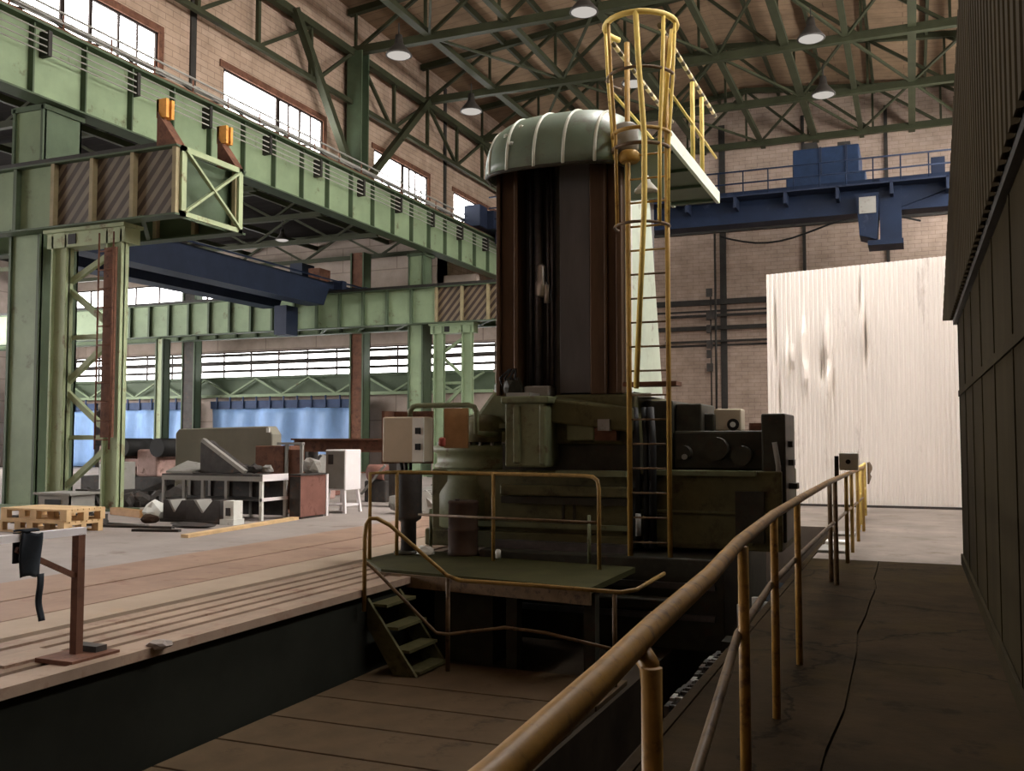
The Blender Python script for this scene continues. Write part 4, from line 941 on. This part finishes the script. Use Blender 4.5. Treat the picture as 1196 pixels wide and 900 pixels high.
MB().cyl((-.76, 12.97, 1.23), (-.76, 13.0, 1.23), .03, 12).build('push_button', M['black'], t)
B(-.93, -.88, 13.05, 13.12, 1.0, 1.3).build('bracket', M['greyd'], t)

# ------------------------------------------------------------------ barrier at the pit edge with cloth
t = thing('pit_barrier', (-5.4, 5.13, 0), 'rusty post barrier with white top bar at the left edge of the pit', 'barrier')
B(-5.44, -5.38, 5.10, 5.16, 0.03, .86).build('post', M['rust'], t)
B(-5.40 - .16, -5.22, 4.92, 5.34, 0, .03).build('base_plate', M['rust'], t)
B(-5.52, -5.3, 5.2, 5.3, .03, .07).build('base_block', M['greyd'], t)
MB().bar((-5.41, 5.17, .875), (-5.41, 2.6, .875), .06, .05).build('top_bar', M['white_bar'], t)
MB().bar((-5.41, 5.1, .57), (-5.41, 4.62, .80), .025, .035).build('brace', M['rust'], t)
B(-5.44, -5.38, 2.6, 2.66, 0.03, .86).build('post', M['rust'], t)
t = thing('hanging_cloth', (-5.4, 4.7, .87), 'dark blue cloth with a long strap hanging over the white barrier bar', 'cloth')
MB().grid(lambda u, v: V((-5.36 - .02 * math.sin(u * 5 + v * 3), 4.625 + .135 * u + .012 * (u - .5) * v * 2, .905 - .285 * v + .01 * math.sin(u * 6))), 10, 12).build('cloth_front', M['cloth'], t, solid=.015)
MB().grid(lambda u, v: V((-5.455 + .01 * math.sin(u * 5), 4.63 + .12 * u, .905 - .2 * v)), 6, 6).build('cloth_back', M['cloth'], t, solid=.015)
MB().grid(lambda u, v: V((-5.455 + .095 * v, 4.63 + .125 * u, .916 + .008 * math.sin(v * PI))), 6, 4).build('cloth_fold', M['cloth'], t, solid=.012)
MB().grid(lambda u, v: V((-5.345 + .012 * math.sin(v * 7), 4.735 + .045 * u - .012 * math.sin(v * 5), .63 - .31 * v)), 3, 14).build('strap', M['cloth'], t, solid=.012)
tag(MB().rock((-5.12, 5.62, .02), (.10, .08, .04), 9).build('concrete_chunk', M['conc'], origin=(-5.12, 5.62, 0)), 'pale broken chunk on the pit rim beside the barrier base', 'rubble')
tag(B(-5.85, -5.58, 4.7, 5.2, 0, .02).build('flat_offcut', M['plate'], origin=(-5.6, 5, 0)), 'thin flat offcut on the floor beside the barrier base', 'offcut')

# ------------------------------------------------------------------ left floor clutter
def pallet(loc, sx, sy, lab, mt, rz=0., zs=1.35):
    t = thing('pallet', loc, lab, 'pallet', 'pallets'); x0, y0, z0 = loc
    for k in range(3):
        y = y0 - sy / 2 + k * (sy - .1) / 2
        B(x0 - sx / 2, x0 + sx / 2, y, y + .1, z0, z0 + .022).build('bottom_board', mt, t)
        for j in range(3):
            x = x0 - sx / 2 + j * (sx - .14) / 2
            B(x, x + .14, y, y + .1, z0 + .022, z0 + .10).build('block', mt, t)
    for j in range(3):
        x = x0 - sx / 2 + j * (sx - .14) / 2
        B(x, x + .14, y0 - sy / 2, y0 + sy / 2, z0 + .10, z0 + .122).build('bearer', mt, t)
    for k in range(7):
        y = y0 - sy / 2 + k * (sy - .1) / 6
        B(x0 - sx / 2, x0 + sx / 2, y, y + .1, z0 + .122, z0 + .144).build('top_board', mt, t)
    t.rotation_euler = (0, 0, rz); t.scale = (1, 1, zs)
    return t
pallet((-13.25, 11.95, 0), 1.5, .8, 'light pine pallet on the floor, lower of the two at the left edge', M['wood'])
pallet((-13.2, 11.97, .196), 1.45, .8, 'light pine pallet lying on top of another pine pallet', M['wood'])
pallet((-14.4, 13.2, 0), 1.4, .9, 'weathered grey pallet behind the pine pallets', M['greyd'], 0., 1.)
t = thing('grey_crate', (-14.4, 13.4, .146), 'grey steel crate sitting on the weathered pallet at the left edge', 'crate')
g = B(-14.85, -14.05, 13.1, 13.7, .17, .2); g.box(-14.85, -14.05, 13.1, 13.13, .2, .5); g.box(-14.85, -14.05, 13.67, 13.7, .2, .5); g.box(-14.85, -14.82, 13.1, 13.7, .2, .5); g.box(-14.08, -14.05, 13.1, 13.7, .2, .5); g.build('tub', M['grey'], t)
B(-14.65, -14.27, 13.085, 13.1, .32, .42).build('slot', M['black'], t)
B(-14.90, -14.00, 13.05, 13.75, .5, .54).build('lid', M['grey'], t)
for sx in (-14.80, -14.15): B(sx, sx + .08, 13.12, 13.66, .146, .17).build('runner', M['greyd'], t)
# work bench
t = thing('work_bench', (-12.3, 15.2, 0), 'long grey steel bench with shelf, junk heaped on its top', 'bench')
x0, x1, y0, y1, H = -13.5, -11.14, 14.8, 15.6, .85
B(x0, x1, y0, y1, H - .05, H).build('bench_top', M['greyd'], t)
for x in (x0, -13.0, -12.55, -12.0, x1 - .06):
    for y in (y0, y1 - .06): B(x, x + .06, y, y + .06, 0, H - .05).build('leg', M['white_p'] if x > -11.3 else M['grey'], t)  # right end legs whitened, the light on this end put into the colour
MB().box(x0, x1, y0 - .01, y0 + .03, H - .12, H - .03).build('apron', M['grey'], t)
B(x1 - .05, x1 + .015, y0, y1, H - .12, H + .005).build('end_apron', M['white_bar'], t)  # end face white for the same painted-in light
B(x1 - .05, x1 + .01, y0, y1, .36, .42).build('end_rail', M['white_bar'], t)
B(x0, x1, y0 + .05, y1 - .05, .36, .39).build('shelf', M['greyd'], t)
B(x0, x1, y1 - .03, y1 - .01, .05, .8).build('back_sheet', M['greyd'], t)
# junk on the bench
def single(name, mb, mat, lab, cat, loc, group=None, bevel=0): return tag(mb.build(name, mat, origin=loc, bevel=bevel), lab, cat, group)
single('angle_casting', MB().prism([(-12.75, 15.0, .86), (-12.75, 15.0, 1.45), (-12.55, 15.0, 1.5), (-11.75, 15.0, 1.0), (-11.75, 15.0, .9), (-12.0, 15.0, .86)], (0, .12, 0)), M['greyd'], 'dark wedge shaped casting standing on the bench with a pale sloping edge', 'casting', (-12.3, 15, .85), bevel=.01)
MBp = MB().bar((-12.62, 14.925, 1.5), (-11.62, 14.925, .895), .1, .07)
single('sloping_bar', MBp, M['grey'], 'pale flat bar leaning along the sloping edge of the casting', 'bar', (-12.2, 15, 1.2))
single('flat_sheet', MB().prism([(-13.45, 14.85, .86), (-12.8, 14.85, .86), (-12.75, 15.4, .95), (-13.4, 15.4, 1.05)], (0, 0, .04)), M['grey'], 'grey bent sheet lying on the left end of the bench', 'sheet', (-13.1, 15.1, .86))
for i, (x, y, s, mt, lab) in enumerate(((-11.62, 15.2, .1, 'greyd', 'dark lump of scrap on the right end of the bench'), (-11.4, 15.3, .09, 'grey', 'small grey scrap piece at the bench corner'), (-11.95, 15.28, .1, 'greyd', 'crumpled dark scrap behind the wedge casting tip'), (-13.2, 15.5, .07, 'rust', 'rusty lump behind the bent sheet on the bench'))):
    single('scrap_lump', MB().rock((x, y, 0.862 + s * .85), (s * 1.6, s, s), 20 + i), M[mt], lab, 'scrap', (x, y, .85), 'scrap on the bench')
# big plate behind
t = thing('machine_plate', (-14.2, 17.5, 0), 'large khaki grey upright plate standing behind the bench', 'plate')
MB().prism([(-15.6, 17.5, .12), (-12.92, 17.5, .12), (-12.92, 17.5, 1.62), (-13.05, 17.5, 1.8), (-15.5, 17.5, 1.75), (-15.6, 17.5, 1.65)], (0, .35, 0)).build('plate_body', M['olive_plate'], t, bevel=.03)
for x in (-15.3, -13.3): B(x, x + .2, 17.4, 17.95, 0, .13).build('support_block', M['greyd'], t)
B(-13.06, -12.98, 17.47, 17.5, 1.66, 1.76).build('corner_tab', M['white_p'], t)
# brown boxes behind the bench
single('brown_crate', B(-12.45, -11.75, 16.3, 16.9, 0, 1.38), M['rust'], 'dark rust brown crate between the bench and the red beam', 'crate', (-12.1, 16.6, 0), bevel=.02)
t = thing('steel_frame', (-11.6, 16.4, 0), 'pale open steel frame standing beside the rust brown crate', 'frame')
for x in (-11.72, -11.36): B(x, x + .06, 16.3, 16.36, 0, 1.42).build('upright', M['grey'], t)
B(-11.9, -11.3, 16.28, 16.38, 1.40, 1.45).build('top_bar', M['grey'], t)
B(-11.72, -11.3, 16.34, 16.38, .1, 1.3).build('back_sheet', M['rust'], t)
# red cabinet
t = thing('red_cabinet', (-10.95, 16.1, 0), 'dull red brown steel cabinet beside the right end of the bench', 'cabinet')
B(-10.98, -10.74, 15.45, 16.3, .04, .82).build('body', M['redbrown'], t)
B(-11.0, -10.72, 15.42, 16.33, .82, .85).build('top', M['greyd'], t)
B(-10.98, -10.74, 15.44, 15.452, .06, .8).build('front_door', M['greyd'], t)
B(-10.97, -10.72, 16.3, 16.37, 0, .83).build('corner_post', M['white_bar'], t)
B(-10.96, -10.76, 15.5, 16.25, 0, .04).build('plinth', M['greyd'], t)
single('scrap_lump', MB().rock((-10.9, 16.05, .995), (.16, .2, .17), 31), M['grey'], 'grey lumpy bundle on top of the red brown cabinet', 'scrap', (-11, 16.3, .85))
# white cabinet on a stand
t = thing('white_cabinet', (-10.95, 17.5, 0), 'tall white enamel cabinet on splayed legs in front of the red beam', 'cabinet')
B(-11.18, -10.70, 16.95, 17.55, .47, 1.30).build('body', M['white_bar'], t, bevel=.015)
d = B(-11.16, -10.72, 16.935, 16.952, .5, 1.27).build('front_door', M['grey'], t)
B(-11.1, -10.98, 16.925, 16.936, 1.0, 1.2).build('vent', M['greyd'], d)
for x, y, dx, dy in ((-11.12, 17.0, -.05, -.05), (-10.76, 17.0, .05, -.05), (-11.12, 17.5, -.05, .05), (-10.76, 17.5, .05, .05)):
    MB().bar((x, y, .48), (x + dx, y + dy, .0), .06, .06).build('leg', M['white_bar'], t)
B(-11.15, -10.72, 17.0, 17.5, .14, .18).build('lower_shelf', M['white_bar'], t)
# red beam on trestles
t = thing('steel_beam', (-12.2, 19.1, 1.2), 'long dark red steel beam resting on stands behind the white cabinet', 'beam')
g = B(-13.5, -10.2, 19.0, 19.3, 1.49, 1.53); g.box(-13.5, -10.2, 19.13, 19.17, 1.25, 1.5); g.box(-13.5, -10.2, 19.0, 19.3, 1.22, 1.26); g.build('beam_section', M['rust'], t)
for x in (-13.2, -10.8): B(x, x + .2, 18.9, 19.4, 0, 1.22).build('stand', M['greyd'], t)
# plank
p = MB().prism([(-10.46, 11.9, 0), (-10.30, 11.88, 0), (-10.71, 15.36, 0), (-10.87, 15.36, 0)], (0, 0, .05)).build('wood_plank', M['wood'], origin=(-10.6, 13.7, 0)); tag(p, 'long pale wooden plank lying on the floor in front of the bench', 'plank')
# castings on the floor
def vblock(x, y, w, h, d, lab, mt):
    t = thing('v_block', (x, y, 0), lab, 'casting', 'castings on the floor')
    MB().prism([(x - w / 2, y, .04), (x + w / 2, y, .04), (x + w / 2, y, h), (x + w * .28, y, h), (x, y, h * .45), (x - w * .28, y, h), (x - w / 2, y, h)], (0, d, 0)).build('block_body', M[mt], t, bevel=.01)
    B(x - w / 2 - .04, x + w / 2 + .04, y - .03, y + d + .03, 0, .05).build('foot', M['greyd'], t)
    MB().prism([(x - w * .28, y - .005, h), (x - w * .2, y - .005, h), (x + .02, y - .005, h * .47), (x - .02, y - .005, h * .45)], (0, d, 0)).build('machined_face', M['grey'], t)
vblock(-11.82, 14.0, .75, .42, .4, 'dark grooved casting on the floor with a bright V cut, below the bench', 'greyd')
vblock(-12.55, 14.1, .55, .4, .4, 'dark casting on the floor left of the V cut casting', 'greyd')
t = thing('white_box', (-11.2, 14.0, 0), 'small white box with dark opening on the floor in front of the bench', 'box')
B(-11.32, -11.1, 13.95, 14.2, .1, .42).build('body', M['white_p'], t); B(-11.26, -11.17, 13.93, 13.95, .16, .3).build('opening', M['greyd'], t); B(-11.36, -11.06, 13.9, 14.2, 0, .1).build('foot', M['white_p'], t)
for i, (x, y, sx, sy, sz, mt, lab) in enumerate(((-13.2, 14.3, .22, .2, .2, 'white_p', 'crumpled white sack on the floor left of the castings'), (-12.8, 13.75, .17, .14, .09, 'rust_d', 'low rusty scrap in front of the white sack'), (-13.35, 13.0, .26, .18, .08, 'greyd', 'flat dark scrap on the floor right of the pallets'),
                                                (-14.3, 16.2, .5, .4, .3, 'greyd', 'dark scrap heap between lattice column and bench'), (-11.5, 13.35, .5, .2, .05, 'greyd', 'thin dark sheet scrap on the floor near the plank end'))):
    single('scrap_heap', MB().rock((x, y, sz * .8), (sx, sy, sz), 40 + i), M[mt], lab, 'scrap', (x, y, 0), 'scrap heaps')
for i, (x, y, l, a) in enumerate(((-12.3, 12.9, 1.4, .1), (-12.8, 13.2, 1.0, -.05), (-11.5, 12.5, .8, .1))):
    single('flat_bar', MB().bar((x - l / 2, y - a, .02), (x + l / 2, y + a, .02), .09, .04), M[('greyd', 'grey', 'greyd')[i]], 'flat steel bar on the floor, %s' % ('longest one, before the castings', 'paler short one behind it', 'shortest dark one near the plank')[i], 'bar', (x, y, 0), 'flat bars')
single('timber_beam', MB().bar((-14.95, 15.05, .07), (-13.75, 14.6, .07), .16, .14), M['brown_board'], 'yellow brown timber beam on the floor right of the lattice column foot', 'beam', (-14.3, 14.8, 0))
def scrap_stuff(name, lab, mat, areas, n, seed):
    rnd = random.Random(seed); mb = MB()
    for k in range(n):
        x0, x1, y0, y1, h = areas[k % len(areas)]
        x, y = rnd.uniform(x0, x1), rnd.uniform(y0, y1); s = rnd.uniform(.3, 1) * h
        c = rnd.random()
        if c < .35: mb.rock((x, y, s * .4), (s * rnd.uniform(.5, .9), s * rnd.uniform(.4, .7), s * .5), rnd.randint(0, 9999))
        elif c < .6: mb.bar((x, y, .03), (x + rnd.uniform(-.5, .5), y + rnd.uniform(-.3, .3), s), rnd.uniform(.05, .16), rnd.uniform(.04, .1))
        elif c < .8: mb.cyl((x, y, s * .5), (x + rnd.uniform(.2, .6), y + rnd.uniform(-.2, .3), s * .5), s * .5, 12)
        else:
            w, d = rnd.uniform(.15, .4), rnd.uniform(.15, .4); mb.box(x, x + w, y, y + d, 0, s)
    return tag(mb.build(name, mat, origin=((areas[0][0] + areas[0][1]) / 2, areas[0][2], 0)), lab, 'scrap', None, 'stuff')
scrap_stuff('scrap_metal', 'dark jumbled scrap metal on the floor behind the faded pink machine', M['greyd'], [(-17.2, -15.9, 21.0, 23.6, .85)], 60, 1)
scrap_stuff('rusty_scrap_metal', 'rusty scrap pieces strewn on the floor behind the large left column', M['rust'], [(-21.4, -19.2, 21.4, 24.4, .8)], 55, 2)
scrap_stuff('low_scrap_metal', 'low dark scrap on the floor between the lattice column and the inclined conveyor', M['greyd'], [(-18.0, -15.9, 16.6, 17.3, .4)], 40, 4)
scrap_stuff('pale_scrap_metal', 'pale grey scrap pieces on the floor between the white cabinet and the machine', M['grey'], [(-9.6, -8.6, 17.4, 19.2, .6)], 40, 3)
# old machines further back, seen between the columns
t = thing('old_lathe', (-18.95, 19.6, 0), 'faded pink machine with dark rollers behind the lattice column', 'machine')
B(-20.35, -17.55, 19.3, 20.3, 0, .55).build('bed', M['greyd'], t, bevel=.03)
B(-19.85, -19.15, 19.4, 20.2, .55, 1.35).build('headstock', M['pink'], t, bevel=.06)
B(-18.55, -17.85, 19.4, 20.2, .55, 1.25).build('tailstock', M['pink'], t, bevel=.06)
for x in (-18.85, -17.70): MB().cyl((x, 19.2, 1.3), (x, 20.2, 1.3), .24, 18).build('roller', M['black'], t)
B(-19.15, -18.55, 19.5, 20.1, .8, 1.0).build('carriage', M['pink'], t)
t = thing('grey_cabinet', (-18.4, 18.4, 0), 'light grey cabinet low between the lattice legs', 'cabinet')
B(-18.6, -18.0, 18.2, 18.8, .05, .95).build('body', M['grey'], t, bevel=.01); B(-18.55, -18.05, 18.18, 18.2, .1, .9).build('door', M['white_p'], t); B(-18.55, -18.05, 18.25, 18.75, 0, .05).build('plinth', M['greyd'], t)
t = thing('dark_conveyor', (-15.2, 18.4, 0), 'dark inclined conveyor frame left of the khaki plate', 'conveyor')
MB().bar((-17.2, 18.3, .2), (-15.0, 18.6, 1.0), .5, .12).build('belt_frame', M['greyd'], t)
for x, z in ((-16.6, .4), (-15.4, .85)): B(x, x + .08, 18.3, 18.5, 0, z).build('leg', M['greyd'], t)
B(-16.2, -15.0, 18.2, 18.9, 0, .28).build('drive_box', M['blue_d'], t)
rnd = random.Random(5)
cols = ['greyd', 'rust', 'pink', 'greyd', 'greyd', 'grey', 'redbrown', 'greyd']
adj = {'greyd': 'dark grey', 'rust': 'rusty', 'pink': 'faded pink', 'grey': 'grey', 'white_p': 'whitish', 'redbrown': 'red brown'}
places = [(-22.6, 25.2, 'before the blue tarpaulin hem, leftmost'), (-17.2, 26.0, 'in front of the wide tarpaulin'), (-14.0, 20.8, 'behind the khaki plate'), (-12.0, 20.6, 'behind the steel beam'), (-10.9, 21.9, 'behind the white cabinet'), (-24.0, 27.5, 'far left under the tarpaulin'), (-14.6, 22.4, 'second behind the khaki plate, deeper in the bay')]
for i, (x, y, lab) in enumerate(places):
    mt = cols[i % len(cols)]; h = rnd.uniform(.7, 1.2)
    t = thing('scrap_machine', (x, y, 0), '%s machine part heap %s' % (adj[mt], lab), 'scrap', 'scrap machines in the left bay')
    w, d = rnd.uniform(.5, .9), rnd.uniform(.4, .7)
    B(x - w / 2, x + w / 2, y - d / 2, y + d / 2, 0, h * .55).build('base_block', M[mt], t, bevel=.04)
    MB().cyl((x - w * .4, y - .1, h * .75), (x + w * .35, y - .1, h * .75), h * .22, 14).build('roller', M[cols[(i + 3) % 8]], t)
    MB().rock((x + rnd.uniform(-.2, .2), y, h * .62), (.3, .25, .25), 60 + i).build('scrap_top', M[cols[(i + 1) % 8]], t)
    MB().bar((x - w * .6, y - d / 2 - .02, h * .2), (x + w * .5, y - d / 2 - .02, h * .95), .06, .05).build('leaning_bar', M['grey' if i % 2 else 'greyd'], t)
t = thing('rounded_guard', (-9.9, 20.9, 0), 'pale rounded machine guard left of the control box', 'guard')
MB().prism([(-10.6, 20.9, .05)] + [(-9.9 + .7 * math.cos(a), 20.9, 1.15 + .55 * math.sin(a)) for a in [PI - PI * k / 12 for k in range(13)]] + [(-9.2, 20.9, .05)], (0, .5, 0)).build('shell', M['grey'], t)
B(-10.5, -9.3, 20.95, 21.35, 0, .06).build('foot', M['greyd'], t)

# ================================================================== CAMERA AND RENDER LOOK
cam = bpy.data.cameras.new('camera'); co = bpy.data.objects.new('camera', cam); COL.objects.link(co)
yaw, pit, Fp = math.radians(22.5), math.radians(3.165), 1127.0
f = V((-math.sin(yaw) * math.cos(pit), math.cos(yaw) * math.cos(pit), math.sin(pit))); r = V((math.cos(yaw), math.sin(yaw), 0)); u = r.cross(f)
mw = Matrix((r, u, -f)).transposed().to_4x4(); mw.translation = V((0, 0, 1.52)); co.matrix_world = mw
cam.sensor_width = 36; cam.sensor_fit = 'HORIZONTAL'; cam.lens = Fp / 1196 * 36; cam.clip_start = .05; cam.clip_end = 200
SC.camera = co
w = bpy.data.worlds.new('world'); SC.world = w; w.use_nodes = True
w.node_tree.nodes['Background'].inputs[0].default_value = (.9, .95, 1, 1); w.node_tree.nodes['Background'].inputs[1].default_value = .02
SC.view_settings.view_transform = 'Standard'; SC.view_settings.look = 'None'; SC.view_settings.gamma = 1; SC.view_settings.use_curve_mapping = False
SC.view_settings.exposure = 0.0
SC.cycles.use_denoising = True
SC.cycles.max_bounces = 8; SC.cycles.diffuse_bounces = 5; SC.cycles.glossy_bounces = 3
